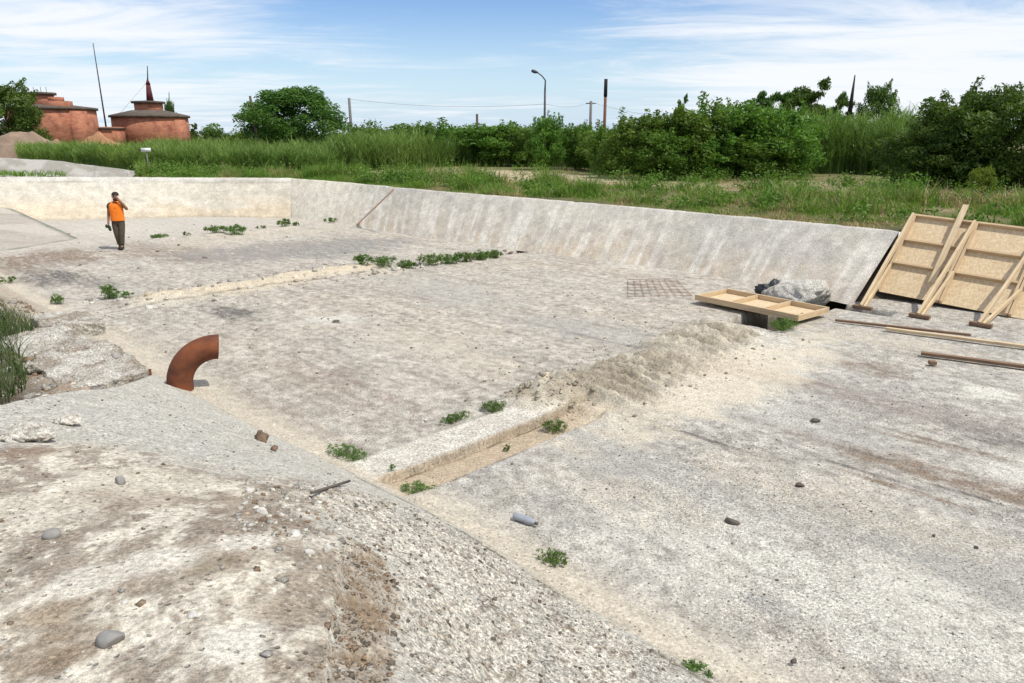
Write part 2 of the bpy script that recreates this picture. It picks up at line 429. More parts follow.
def P(px, py, z=0.0): return to_st(*at(px, py, z)[:2])
def build_floor():
    s_ax = np.concatenate([np.arange(-3, 0.4, 0.06), np.arange(0.4, 5.40, 0.026), np.arange(5.40, 5.60, 0.010), np.arange(5.60, 5.94, 0.022), np.arange(5.94, 6.08, 0.007), np.arange(6.08, 8, 0.026), np.arange(8, 19, 0.05), np.arange(19, 43, 0.12)])
    t_ax = np.concatenate([np.arange(2.9, 9, 0.03), np.arange(9, 17.2, 0.045), np.arange(17.2, 22, 0.2)])
    S, T = [a.ravel() for a in np.meshgrid(s_ax, t_ax, indexing="ij")]
    Z = floor_height(S, T)
    X, Y = from_st(S, T)
    n = len(S)
    c = np.tile(np.array([0.44, 0.405, 0.352]), (n, 1))
    # large soft patches and streaks that run along the basin
    patch = fbm(S * 0.45, T * 0.6, 5, 101)
    streak = fbm(S * 0.35, T * 7.5, 5, 111, 0.6)
    mott = fbm(S * 2.6, T * 3.4, 5, 121, 0.6)
    fine = fbm(S * 11, T * 13, 4, 131, 0.6)
    slab1, slab2, slab3 = S < 5.6, (S >= 5.6) & (S < 16.3), S >= 16.3
    near_w = np.where(slab1, 1.0, 0.0)
    c = lerp3(c, near_w * 1.0, (0.425, 0.405, 0.372))
    c = lerp3(c, np.where(slab2, 0.85, 0), (0.425, 0.392, 0.345))
    c = lerp3(c, np.where(slab3, 0.75, 0), (0.425, 0.392, 0.350))
    c = lerp3(c, sstep(0.50, 0.68, patch) * np.where(slab1, 0.16, 0.30), (0.47, 0.41, 0.33))
    c = lerp3(c, sstep(0.50, 0.30, patch) * 0.30, (0.345, 0.335, 0.315))
    c = lerp3(c, sstep(0.55, 0.75, streak) * np.where(slab1, 0.30, 0.5), (0.29, 0.24, 0.21))
    c = lerp3(c, sstep(0.48, 0.28, streak) * 0.22, (0.56, 0.53, 0.48))
    c = lerp3(c, sstep(0.52, 0.68, mott) * np.where(slab2, 0.30, 0.18), (0.30, 0.27, 0.23))
    c = lerp3(c, sstep(0.47, 0.32, mott) * 0.25, (0.60, 0.555, 0.485))
    c *= (0.40 + 1.16 * fine)[:, None]
    al = 0.50 + 0.35 * sstep(0.4, 0.7, fbm(S * 1.1, T * 1.1, 3, 141)) * near_w
    al = np.where(slab1, al, 0.34)
    BROWN, DARK, SAND, LIME, GREY = (0.24, 0.19, 0.15), (0.15, 0.14, 0.13), (0.53, 0.475, 0.39), (0.62, 0.60, 0.55), (0.37, 0.36, 0.34)
    rough_k = 0.35 + 1.25 * sstep(0.36, 0.62, 0.5 * fbm(S * 2.5, T * 13, 4, 191, 0.6) + 0.5 * fbm(S * 12, T * 15, 3, 195, 0.6))
    def spot(px, py, ls, lt, colr, k, seed=0, soft=0.5, rag=0.7, ang=0.0):
        nonlocal c
        ps, pt = P(px, py)
        wgt = ell(S, T, ps, pt, ls, lt, soft, rag, seed, ang)
        c = lerp3(c, np.clip(wgt * k * rough_k, 0, 1), colr)
    # tyre and drag marks on the near slab
    spot(915, 466, 1.4, 0.16, BROWN, 0.5, 1, 0.7, 1.0)
    spot(965, 485, 1.3, 0.18, BROWN, 0.5, 2, 0.7, 1.0)
    spot(850, 447, 1.0, 0.12, BROWN, 0.6, 3, 0.7, 1.0)
    spot(820, 440, 0.8, 0.05, DARK, 0.55, 4)
    spot(1000, 437, 1.0, 0.24, DARK, 0.6, 5, 0.6, 1.0)
    spot(815, 383, 0.9, 0.10, BROWN, 0.75, 6)
    spot(830, 392, 1.2, 0.13, BROWN, 0.5, 7)
    spot(840, 362, 0.8, 0.45, BROWN, 0.55, 8)
    for k_, (x_, y_) in enumerate(((860, 470), (900, 488), (940, 478), (985, 500), (720, 372), (745, 405), (700, 437), (880, 432), (950, 445))):
        spot(x_, y_, 0.55 + 0.12 * (k_ % 4), 0.035 + 0.012 * (k_ % 3), BROWN if k_ % 3 else DARK, 0.7, 60 + k_, 0.5, 0.9)
    spot(800, 420, 1.2, 0.45, GREY, 0.6, 9)
    spot(905, 407, 1.6, 0.45, (0.31, 0.28, 0.26), 0.5, 10)
    spot(990, 393, 0.35, 0.30, LIME, 0.95, 11, 0.3, 0.3)
    spot(1005, 470, 0.4, 0.25, LIME, 0.5, 12)
    spot(900, 342, 1.2, 0.5, SAND, 0.45, 13)
    spot(720, 395, 1.3, 0.8, LIME, 0.40, 14)
    spot(780, 350, 1.0, 1.0, LIME, 0.55, 15)
    spot(640, 470, 1.3, 0.6, GREY, 0.5, 16)
    spot(700, 545, 1.2, 0.7, LIME, 0.35, 17)
    spot(900, 610, 1.3, 0.8, LIME, 0.45, 18)
    spot(960, 560, 1.2, 0.5, GREY, 0.65, 19)
    spot(770, 607, 0.22, 0.14, GREY, 0.7, 20)
    spot(640, 500, 0.8, 0.4, SAND, 0.35, 21)
    spot(840, 500, 1.5, 0.5, SAND, 0.35, 22)
    # middle slab
    spot(232, 313, 0.75, 0.42, DARK, 0.75, 23)
    spot(335, 320, 0.5, 0.6, LIME, 0.5, 24)
    spot(336, 322, 0.16, 0.10, DARK, 0.7, 25)
    spot(450, 292, 2.2, 0.9, GREY, 0.5, 26)
    spot(590, 330, 1.6, 0.7, GREY, 0.5, 27)
    spot(330, 385, 1.2, 0.5, BROWN, 0.35, 28, 0.6, 1.1)
    spot(420, 345, 2.0, 0.6, SAND, 0.35, 29)
    spot(560, 330, 2.6, 0.06, DARK, 0.35, 30)
    spot(585, 322, 2.6, 0.05, DARK, 0.35, 31)
    spot(640, 265, 1.2, 0.8, LIME, 0.3, 32)
    spot(270, 420, 1.0, 0.35, BROWN, 0.35, 33, 0.6, 1.1)
    # far slab
    spot(50, 277, 1.2, 0.7, DARK, 0.9, 34, 0.5, 0.6)
    spot(95, 283, 0.9, 0.45, DARK, 0.45, 35)
    spot(60, 256, 1.8, 0.9, BROWN, 0.9, 36, 0.5, 0.8)
    spot(15, 265, 1.5, 0.6, BROWN, 0.85, 37)
    spot(170, 252, 2.4, 1.0, BROWN, 0.6, 38)
    spot(205, 258, 0.9, 0.5, DARK, 0.4, 39)
    spot(330, 248, 1.5, 3.2, (0.26, 0.25, 0.24), 0.9, 40, 0.5, 0.6)
    spot(260, 250, 1.4, 2.6, (0.28, 0.26, 0.245), 0.75, 41, 0.5, 0.6)
    spot(120, 228, 2.5, 1.5, LIME, 0.5, 42)
    spot(200, 222, 2.5, 2.5, (0.45, 0.44, 0.43), 0.6, 43)
    spot(250, 236, 1.6, 3.5, SAND, 0.4, 44)
    # sand: along the near toe, in the channel and on the drifts
    tt = T - toe_t(S)
    sand = np.exp(-(np.maximum(tt - 0.10, 0) / (0.20 + 0.30 * fbm(S * 1.3, T * 0, 3, 151))) ** 2) * (0.55 + 0.6 * fbm(S * 3, T * 8, 4, 155))
    c = lerp3(c, np.clip(sand, 0, 0.92), SAND)
    al *= 1 - np.clip(sand, 0, 0.8)
    run = sstep(3.9, 4.15, T) * (1 - sstep(7.0, 7.8, T))
    ch = sstep(5.44, 5.54, S) * (1 - sstep(5.98, 6.03, S)) * run
    c = lerp3(c, ch * 0.9, (0.44, 0.355, 0.26))
    edge = np.exp(-((S - 5.47) / 0.035) ** 2) * run * sstep(0.45, 0.6, fbm(T * 3, S * 2, 3, 158))
    c = lerp3(c, edge * 0.75, (0.16, 0.12, 0.09))
    kerb = sstep(6.0, 6.05, S) * (1 - sstep(6.50, 6.60, S)) * run
    c = lerp3(c, kerb * 0.94, (0.64, 0.61, 0.55)); c = lerp3(c, kerb * sstep(0.5, 0.64, fbm(S * 5, T * 5, 5, 159, 0.6)) * 0.35, (0.36, 0.31, 0.275)); al = np.maximum(al, kerb * 0.7)
    ln = np.exp(-((S - 5.97 - 0.03 * (fbm(T * 2, S * 0, 3, 157) - 0.5)) / 0.022) ** 2) * run
    c = lerp3(c, ln * (0.45 + 0.55 * sstep(0.4, 0.55, fbm(T * 4, S * 3, 3, 156))), (0.17, 0.135, 0.10))
    hp = np.clip((Z - 0.025) / 0.06, 0, 1) * (S < 9) * (T > 6.5)
    sandtone = np.array([0.49, 0.445, 0.365])[None, :] * (0.66 + 0.70 * fbm(S * 5, T * 3, 4, 161))[:, None]
    c = c * (1 - 0.95 * hp[:, None]) + sandtone * 0.95 * hp[:, None]
    c = lerp3(c, hp * sstep(0.46, 0.60, fbm(S * 1.2, T * 4.5, 4, 163, 0.6)) * 0.6, (0.27, 0.225, 0.165))
    foot = ell(S, T, 5.15, 9.6, 0.75, 3.2, 0.4, 0.6, 171) * (1 - hp)
    c = lerp3(c, foot * 0.7, (0.60, 0.53, 0.42))
    al *= 1 - 0.8 * np.maximum(hp, foot)
    h2 = np.clip((Z - 0.025) / 0.07, 0, 1) * (S > 15) * (S < 19)
    c = lerp3(c, h2 * 0.9, (0.57, 0.495, 0.385))
    j2 = np.exp(-((S - 16.2) / 0.22) ** 2) * (0.4 + 0.6 * fbm(S * 3, T * 3, 3, 175))
    c = lerp3(c, np.clip(j2 * sstep(11, 12, T) + j2 * (1 - sstep(5.5, 7, T)), 0, 1) * 0.7, (0.60, 0.57, 0.50))
    c = lerp3(c, np.exp(-((S - 16.22 - 0.06 * (fbm(T * 1.5, T * 0, 3, 93) - 0.5)) / 0.05) ** 2) * 0.7 * sstep(0.35, 0.5, fbm(T * 1.5, S * 0, 3, 94)), (0.14, 0.115, 0.09))
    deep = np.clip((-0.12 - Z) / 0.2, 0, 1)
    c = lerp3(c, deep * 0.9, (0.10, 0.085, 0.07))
    # the far end of the floor, paler silt
    c = lerp3(c, sstep(25.5, 27.5, S) * 0.55, (0.50, 0.46, 0.41))
    col = np.concatenate([np.clip(c, 0.02, 0.78), np.clip(al, 0, 1)[:, None]], 1)
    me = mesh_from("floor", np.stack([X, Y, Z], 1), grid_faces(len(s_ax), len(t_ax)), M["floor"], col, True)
    tag(link("floor", me), kind="structure")
build_floor()

# ------------------------------------------------------------------ the near bank: a broken concrete apron with dirt and a hole beyond it
def tps_fit(pts):
    p = np.array(pts, float); n = len(p)
    d = np.hypot(p[:, None, 0] - p[None, :, 0], p[:, None, 1] - p[None, :, 1])
    K = np.where(d > 0, d * d * np.log(d + 1e-9), 0) + np.eye(n) * 0.02
    A = np.zeros((n + 3, n + 3)); A[:n, :n] = K
    A[:n, n] = 1; A[:n, n + 1:] = p[:, :2]; A[n, :n] = 1; A[n + 1:, :n] = p[:, :2].T
    w = np.linalg.solve(A, np.concatenate([p[:, 2], np.zeros(3)]))
    def f(x, y):
        r = w[n] + w[n + 1] * x + w[n + 2] * y
        for i in range(n):
            q = (x - p[i, 0]) ** 2 + (y - p[i, 1]) ** 2
            r = r + w[i] * 0.5 * q * np.log(q + 1e-9)
        return r
    return f
def C(px, py, z):
    s, t = P(px, py, z); return (s, t, z)
near_pts = [(s, toe_t(s) + 0.02, 0.045) for s in (-6, -3, 0, 2, 3.5, 5, 6.5, 8, 9.5, 11)]
near_pts += [C(0, 683, 1.83), C(165, 683, 1.83), C(330, 683, 1.76), C(0, 560, 1.74), C(0, 500, 1.64), C(0, 450, 1.48), C(0, 405, 1.30),
             C(150, 560, 1.74), C(150, 455, 1.30), C(340, 560, 1.56), C(345, 490, 1.00), C(255, 505, 1.36), C(60, 420, 1.30), C(200, 425, 0.75),
             C(500, 683, 0.90), C(100, 392, 0.92), (0, 0, 1.86), (-4, 0.2, 1.86), (-2.5, 2.4, 1.0), (5, -3, 1.9), (-3, -4, 1.9), (11, -2, 1.6), (14, 1.5, 1.0), (14, 3.6, 0.05)]
bank_near = tps_fit(near_pts)
far_pts = [(s, toe_t(s) + 0.02, 0.045) for s in (7, 9, 11, 13, 15, 18, 21, 25, 30)]
far_pts += [C(0, 402, 0.28), C(30, 385, 0.25), C(25, 345, 0.28), C(0, 330, 0.30), C(60, 340, 0.22), C(100, 365, 0.15), C(0, 306, 0.42), C(30, 318, 0.25),
            (12, -2, 0.9), (18, 0, 1.1), (24, 0, 1.2), (10, -5, 1.5), (30, -1, 1.3), (18, 2.2, 0.7), (24, 2.0, 0.7), (8, 0.2, 0.25), (9.5, 0.5, 0.2)]
bank_far = tps_fit(far_pts)
EDGE = [P(152, 376, 0.10), P(100, 388, 0.85), P(0, 402, 1.30)]
EDGE = [(EDGE[0][0] + 0.3, EDGE[0][1] + 0.9)] + EDGE + [(7.1, -2.0), (7.0, -9.0)]
E_T = np.array([e[1] for e in EDGE])[::-1]; E_S = np.array([e[0] for e in EDGE])[::-1]
SLAB = [P(*q) for q in ((0, 447, 1.48), (80, 446, 1.36), (150, 455, 1.30), (255, 482, 1.24), (332, 492, 1.02), (343, 530, 1.35), (342, 560, 1.56), (334, 610, 1.68), (328, 683, 1.76))]
SLAB = SLAB + [(SLAB[-1][0] - 0.6, SLAB[-1][1] - 1.0), (0.5, -6), (6.5, -6)]
TROUGH = [P(*q) for q in ((343, 530, 1.35), (378, 560, 1.2), (398, 600, 1.2), (400, 683, 1.25), (395, 800, 1.3), (280, 800, 1.7), (325, 683, 1.66), (332, 610, 1.6), (340, 560, 1.5))]
LUMPY = [P(*q) for q in ((290, 498, 1.15), (345, 488, 1.0), (432, 528, 0.05), (572, 606, 0.05), (690, 676, 0.05), (560, 760, 0.9), (395, 760, 1.3), (395, 640, 1.2), (385, 560, 1.2), (345, 535, 1.3))]
def bank_height(S, T, detail=True):
    jig = 0.16 * (fbm(T * 2.0, S * 0 + 1, 4, 201) - 0.5)
    es = np.interp(T, E_T, E_S) + jig
    zn, zf = bank_near(S, T), bank_far(S, T)
    w = sstep(-0.03, 0.05, S - es)
    zf = np.maximum(zf, 0.0) + 0.10 * (fbm(S * 1.3, T * 1.3, 4, 205) - 0.5) * sstep(3.4, 2.6, T)
    ts = toe_t(S)
    z = zn
    if detail:
        jx, jy = 0.05 * (fbm(S * 5, T * 5, 3, 211) - 0.5), 0.05 * (fbm(S * 5, T * 5, 3, 214) - 0.5)
        sd = poly_sd(S + jx, T + jy, SLAB)
        step_w = sstep(3.35, 2.7, S)                                   # the clean broken edge is only on the side towards the trough
        z = z + 0.040 * np.where(step_w > 0.5, sstep(-0.008, 0.012, sd), sstep(-0.4, 0.4, sd))
        tr = sstep(-0.02, 0.08, poly_sd(S, T, TROUGH))
        tr = tr * sstep(0.40, 0.52, fbm(S * 3.5, T * 3.5, 4, 219, 0.6))
        z = z - 0.035 * tr + tr * 0.075 * (fbm(S * 9, T * 9, 4, 221) - 0.4)
        lum = sstep(-0.05, 0.15, poly_sd(S, T, LUMPY))
        z = z + lum * (0.05 * (fbm(S * 5, T * 5, 5, 225, 0.62) - 0.5) + 0.018 * (vnoise(S * 17, T * 17, 227) - 0.5))
        z = z + 0.014 * (fbm(S * 2.5, T * 2.5, 5, 231) - 0.5)
        z = z + (0.016 * (fbm(S * 16, T * 16, 4, 235, 0.6) - 0.5))
    z = z * (1 - w) + zf * w
    out = sstep(-0.02, 0.14, T - ts - 0.06 * (fbm(S * 2.5, T * 0, 4, 241) - 0.5))
    return z * (1 - out) + (-0.22) * out, w, es
def build_bank():
    s_ax = np.concatenate([np.arange(-7, 0, 0.12), np.arange(0, 7.6, 0.0145), np.arange(7.6, 12.5, 0.035), np.arange(12.5, 30, 0.1)])
    t_ax = np.concatenate([np.arange(-9, -1.2, 0.2), np.arange(-1.2, 4.5, 0.0155)])
    S, T = [a.ravel() for a in np.meshgrid(s_ax, t_ax, indexing="ij")]
    Z, w, es = bank_height(S, T)
    X, Y = from_st(S, T)
    n = len(S)
    CREAM, BROWN, SOIL, GREY, SAND = (0.66, 0.61, 0.525), (0.375, 0.325, 0.27), (0.25, 0.18, 0.12), (0.56, 0.535, 0.485), (0.53, 0.475, 0.39)
    n1 = fbm(X * 3.0, Y * 1.9, 5, 301, 0.58); n2 = fbm(X * 10, Y * 6.5, 5, 305, 0.66); n3 = fbm(X * 32, Y * 22, 4, 309, 0.6)
    c = np.tile(np.array(GREY), (n, 1)) * (0.78 + 0.42 * n2)[:, None]
    c = lerp3(c, sstep(0.5, 0.68, n1) * 0.4, (0.56, 0.55, 0.52))
    al = np.full(n, 0.55)
    # dirt-covered top slab
    jx = 0.25 * (fbm(S * 3, T * 3, 4, 311) - 0.5)
    sd = poly_sd(S, T, SLAB)
    top = np.where(S < 3.0, sstep(-0.01, 0.02, sd + 0.05 * (n2 - 0.5)), sstep(-0.22, 0.30, sd + 2.2 * jx + 0.5 * (n2 - 0.5)))
    mixn = 0.36 * n1 + 0.40 * n2 + 0.24 * n3
    dirt = np.tile(np.array(CREAM), (n, 1))
    dirt = lerp3(dirt, sstep(0.478, 0.508, mixn), BROWN)
    dirt = lerp3(dirt, sstep(0.53, 0.62, mixn) * 0.55, (0.32, 0.265, 0.21))
    dirt *= (0.56 + 0.88 * n3)[:, None]
    def pit(px, py, z, ls, lt, k, colr, seed):
        nonlocal dirt
        ps, pt = P(px, py, z)
        dirt = lerp3(dirt, np.clip(ell(S, T, ps, pt, ls, lt, 0.30, 0.8, seed) * k * (0.55 + 0.9 * n2), 0, 1), np.asarray(colr))
    pit(110, 500, 1.62, 0.28, 0.42, 0.75, (0.36, 0.30, 0.245), 1)
    pit(265, 520, 1.48, 0.40, 0.22, 0.85, (0.30, 0.24, 0.19), 2)
    pit(185, 575, 1.74, 0.22, 0.30, 0.7, (0.37, 0.31, 0.25), 3)
    pit(50, 625, 1.80, 0.16, 0.26, 0.75, (0.34, 0.265, 0.19), 4)
    pit(20, 455, 1.50, 0.2, 0.4, 0.7, (0.30, 0.22, 0.165), 5)
    pit(60, 660, 1.82, 0.12, 0.2, 0.7, (0.30, 0.23, 0.165), 6)
    pit(215, 575, 1.74, 0.10, 0.12, 0.6, (0.24, 0.19, 0.13), 7)
    pit(275, 620, 1.74, 0.12, 0.12, 0.6, (0.40, 0.34, 0.27), 8)
    pit(250, 555, 1.66, 0.12, 0.18, 0.9, (0.70, 0.66, 0.59), 9)
    pit(95, 590, 1.77, 0.14, 0.35, 0.8, (0.70, 0.66, 0.58), 10)
    pit(240, 655, 1.78, 0.16, 0.16, 0.8, (0.72, 0.69, 0.62), 11)
    pit(35, 520, 1.66, 0.3, 0.3, 0.6, (0.66, 0.61, 0.52), 12)
    pit(150, 480, 1.5, 0.3, 0.45, 0.6, (0.64, 0.59, 0.50), 13)
    c = c * (1 - top[:, None]) + dirt * top[:, None]
    al = al * (1 - top) + top * (0.22 + 0.3 * sstep(0.5, 0.62, mixn))
    # soil trough and the coarse aggregate beside it
    lum = sstep(-0.06, 0.12, poly_sd(S, T, LUMPY) + 0.12 * (n2 - 0.5)) * (1 - top)
    c = lerp3(c, lum * 0.9, (0.68, 0.64, 0.565))
    c = lerp3(c, lum * sstep(0.53, 0.66, 0.5 * n2 + 0.5 * n3) * 0.8, (0.27, 0.205, 0.15))
    c = lerp3(c, lum * sstep(0.56, 0.70, n1) * 0.4, (0.38, 0.37, 0.36))
    al = np.maximum(al * (1 - lum), lum * 0.95)
    tr = sstep(-0.04, 0.06, poly_sd(S, T, TROUGH) + 0.3 * (n2 - 0.5)) * (1 - top) * (0.5 + 0.5 * sstep(0.40, 0.50, fbm(S * 3.5, T * 3.5, 4, 219, 0.6)))
    c = lerp3(c, tr * 0.93, SOIL)
    c = lerp3(c, tr * sstep(0.52, 0.65, n3) * 0.5, (0.40, 0.31, 0.22)); al = al * (1 - tr * 0.7)
    # rubble and earth beyond the broken edge
    rub = np.tile(np.array((0.40, 0.35, 0.29)), (n, 1)) * (0.62 + 0.75 * n2)[:, None]
    rub = lerp3(rub, sstep(0.5, 0.62, n1) * 0.6, (0.42, 0.28, 0.20))
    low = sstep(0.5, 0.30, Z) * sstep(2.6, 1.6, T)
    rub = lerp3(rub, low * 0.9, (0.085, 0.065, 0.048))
    rub = lerp3(rub, sstep(2.8, 3.3, T) * 0.55, SAND)
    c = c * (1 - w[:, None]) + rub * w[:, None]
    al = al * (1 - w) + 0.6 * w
    # sand washed against the toe, and a dirty broken line along the apron's edge
    tt = toe_t(S) - T
    dl = np.exp(-((tt - 0.16 - 0.22 * (fbm(S * 1.2, S * 0, 4, 323) - 0.5)) / 0.035) ** 2) * sstep(0.36, 0.50, fbm(S * 2.5, T * 4, 4, 325, 0.6)) * sstep(6.6, 6.2, S)
    c = lerp3(c, dl * 0.85, (0.17, 0.15, 0.11))
    sd2 = np.exp(-(np.maximum(tt, 0) / (0.05 + 0.14 * fbm(S * 1.7, T * 0, 3, 321))) ** 2)
    c = lerp3(c, np.clip(sd2, 0, 1) * 0.75 * sstep(0.35, 0.6, n2 + 0.1), SAND)
    col = np.concatenate([np.clip(c, 0.02, 0.78), np.clip(al, 0, 1)[:, None]], 1)
    me = mesh_from("embankment", np.stack([X, Y, Z], 1), grid_faces(len(s_ax), len(t_ax)), M["bank"], col, True)
    tag(link("embankment", me), kind="structure")
build_bank()
def bank_at(px, py, z0):
    """the point of the near bank seen at a photo point, by a few steps of refinement"""
    d = ray(px, py); z = z0
    for _ in range(30):
        q = at(px, py, z); s, t = to_st(q.x, q.y)
        zz = float(bank_height(np.array([s]), np.array([t]))[0][0])
        z = z + 0.4 * (zz - z)
    q = at(px, py, z)
    return q

# ------------------------------------------------------------------ sloping concrete walls of the basin
CORNER_T = 1.60
toeR = [at(x, y, -0.04) for x, y in ((291, 219), (350, 228), (430, 239), (520, 251), (600, 262), (690, 274), (760, 287), (830, 300.5), (852, 305))]
topR = [at(x, y, z) for x, y, z in ((291, 178.5, 1.60), (345, 182.5, 1.56), (420, 190, 1.51), (510, 197, 1.47), (580, 202.5, 1.44), (660, 209.5, 1.42), (730, 216, 1.40), (820, 224, 1.39), (899, 231.6, 1.39))]
toeB = [at(x, y, -0.04) for x, y in ((-60, 223), (20, 221.5), (51, 221), (120, 219.5), (200, 217.5), (291, 219))]
topB = [at(x, y, 1.60) for x, y in ((-75, 177.5), (10, 177.5), (45, 177.5), (118, 177.8), (200, 178), (291, 178.5))]
def polyl(pts, u):
    a = np.array([p[:] for p in pts]); d = np.concatenate([[0], np.cumsum(np.linalg.norm(np.diff(a, axis=0), axis=1))])
    return np.stack([np.interp(u * d[-1], d, a[:, k]) for k in range(3)], 1), d[-1]
def slope_wall(name, toe, top, colour, label, ds=0.07, nh=46, rim=True):
    L = polyl(toe, np.array([0.0]))[1]
    ns = int(L / ds)
    u = np.linspace(0, 1, ns)
    a, _ = polyl(toe, u); b, _ = polyl(top, u)
    h = np.linspace(0, 1, nh)
    V = a[:, None, :] * (1 - h)[None, :, None] + b[:, None, :] * h[None, :, None]
    dirs = (b - a); dirs /= np.linalg.norm(dirs, axis=1)[:, None]
    along = np.gradient(a, axis=0); along /= np.linalg.norm(along, axis=1)[:, None]
    nrm = np.cross(along, dirs); nrm *= np.sign(-(nrm[:, 1:2]))
    UU = (u * L)[:, None] + 0 * h[None, :]; HH = 0 * u[:, None] + h[None, :]
    bulge = 0.05 * (fbm(UU * 0.5, HH * 2, 4, 401) - 0.5) + 0.02 * (fbm(UU * 3, HH * 6, 3, 405) - 0.5)
    bulge += 0.03 * sstep(0.90, 0.93, HH + 0.02 * (fbm(UU * 1.2, HH * 0, 4, 409) - 0.5)) if rim else 0
    V = V + nrm[:, None, :] * bulge[:, :, None]
    V[:, :, 2] += (0.045 * (fbm(u * L * 1.6, u * 0, 5, 411, 0.6) - 0.5))[:, None] * sstep(0.9, 1.0, h)[None, :]
    V = V.reshape(-1, 3)
    col = colour(UU.ravel(), HH.ravel())
    F = grid_faces(ns, nh)
    # a kerb on top going back into the ground
    back = dirs.copy(); back[:, 2] = 0; back /= np.linalg.norm(back, axis=1)[:, None]
    k0 = V.reshape(ns, nh, 3)[:, -1]
    back = back * np.clip((ns - 1 - np.arange(ns)) / 8.0, 0.0, 1.0)[:, None] if not rim else back
    ex = [k0 + back * 0.20, k0 + back * 0.20 + np.array([0, 0, -0.5])]
    base = len(V); V = np.concatenate([V] + ex)
    last = np.arange(ns) * nh + nh - 1; r1 = base + np.arange(ns); r2 = r1 + ns
    F = np.concatenate([F, np.stack([last[:-1], last[1:], r1[1:], r1[:-1]], 1), np.stack([r1[:-1], r1[1:], r2[1:], r2[:-1]], 1)])
    cc = col.reshape(ns, nh, 4)[:, -1]
    col = np.concatenate([col, cc, cc])
    o = link(name, mesh_from(name, V, F, M["wall"], col, True))
    return tag(o, label, "wall", None, "thing")
def colR(U, H):
    c = np.tile(np.array((0.545, 0.510, 0.445)), (len(U), 1))
    b = fbm(U * 0.4, H * 1.5, 5, 421); f = fbm(U * 5, H * 9, 4, 425)
    c = lerp3(c, sstep(0.48, 0.68, b) * 0.45, (0.43, 0.42, 0.40))
    warm = sstep(0.66, 0.15, H + 0.35 * (fbm(U * 1.1, H * 1.2, 4, 431) - 0.5))
    c = lerp3(c, warm * (0.35 + 0.5 * sstep(0.4, 0.7, fbm(U * 1.3, H * 2, 3, 435))), (0.55, 0.46, 0.36))
    line = fbm(U * 4.6 + 0.9 * fbm(U * 0.8, H * 2.5, 3, 441), H * 0.55, 4, 445, 0.55)
    c = lerp3(c, sstep(0.52, 0.62, line) * 0.9 * (0.4 + 0.6 * sstep(0.98, 0.6, H)), (0.67, 0.635, 0.575))
    c = lerp3(c, sstep(0.58, 0.70, fbm(U * 9, H * 0.9, 4, 449)) * 0.45, (0.62, 0.59, 0.54))
    c = lerp3(c, sstep(0.50, 0.66, fbm(U * 2.2, H * 5, 5, 451, 0.6)) * 0.3, (0.40, 0.355, 0.33))
    c = lerp3(c, sstep(0.55, 0.75, fbm(U * 1.5, H * 4, 5, 455)) * 0.45 * sstep(0.5, 0.95, H), (0.36, 0.35, 0.325))
    c = lerp3(c, sstep(0.9, 0.97, H) * 0.4, (0.54, 0.52, 0.49))
    c = lerp3(c, sstep(8.0, 0.2, U) * 0.9, (0.70, 0.655, 0.555))  # paler colour towards the bend, offsetting the shade on this turned face
    c *= (0.78 + 0.44 * f)[:, None]
    return np.concatenate([np.clip(c, 0, 0.75), np.full((len(U), 1), 0.2)], 1)
def colB(U, H):
    c = np.tile(np.array((0.60, 0.56, 0.485)), (len(U), 1))
    c = lerp3(c, sstep(0.72, 0.10, H + 0.25 * (fbm(U * 0.5, H * 1.5, 4, 461) - 0.5)) * 0.75, (0.60, 0.50, 0.365))
    c = lerp3(c, sstep(0.52, 0.66, fbm(U * 0.7, H * 3, 4, 465)) * 0.5, (0.60, 0.575, 0.53))
    c = lerp3(c, sstep(0.08, 0.0, H) * 0.7, (0.33, 0.27, 0.20))
    hh = H + 0.02 * (fbm(U * 1.2, H * 0, 4, 409) - 0.5)
    crack = np.exp(-((hh - 0.885) / 0.012) ** 2)
    c = lerp3(c, crack * 0.65 * sstep(0.35, 0.5, fbm(U * 0.8, H * 0, 3, 469)), (0.17, 0.15, 0.13))
    c = lerp3(c, sstep(0.89, 0.93, hh) * 0.6, (0.62, 0.605, 0.575))
    c = lerp3(c, sstep(0.56, 0.7, fbm(U * 0.9, H * 5, 4, 471)) * 0.3, (0.36, 0.32, 0.27))
    c *= (0.78 + 0.44 * fbm(U * 4, H * 7, 4, 475))[:, None]
    return np.concatenate([np.clip(c, 0, 0.76), np.full((len(U), 1), 0.12)], 1)
slope_wall("retaining_wall", toeR, topR, colR, "long grey concrete slope streaked with white run marks below the grass", 0.07, 46, False)
slope_wall("retaining_wall", toeB, topB, colB, "cream concrete end wall behind the man in the orange vest", 0.12, 40)

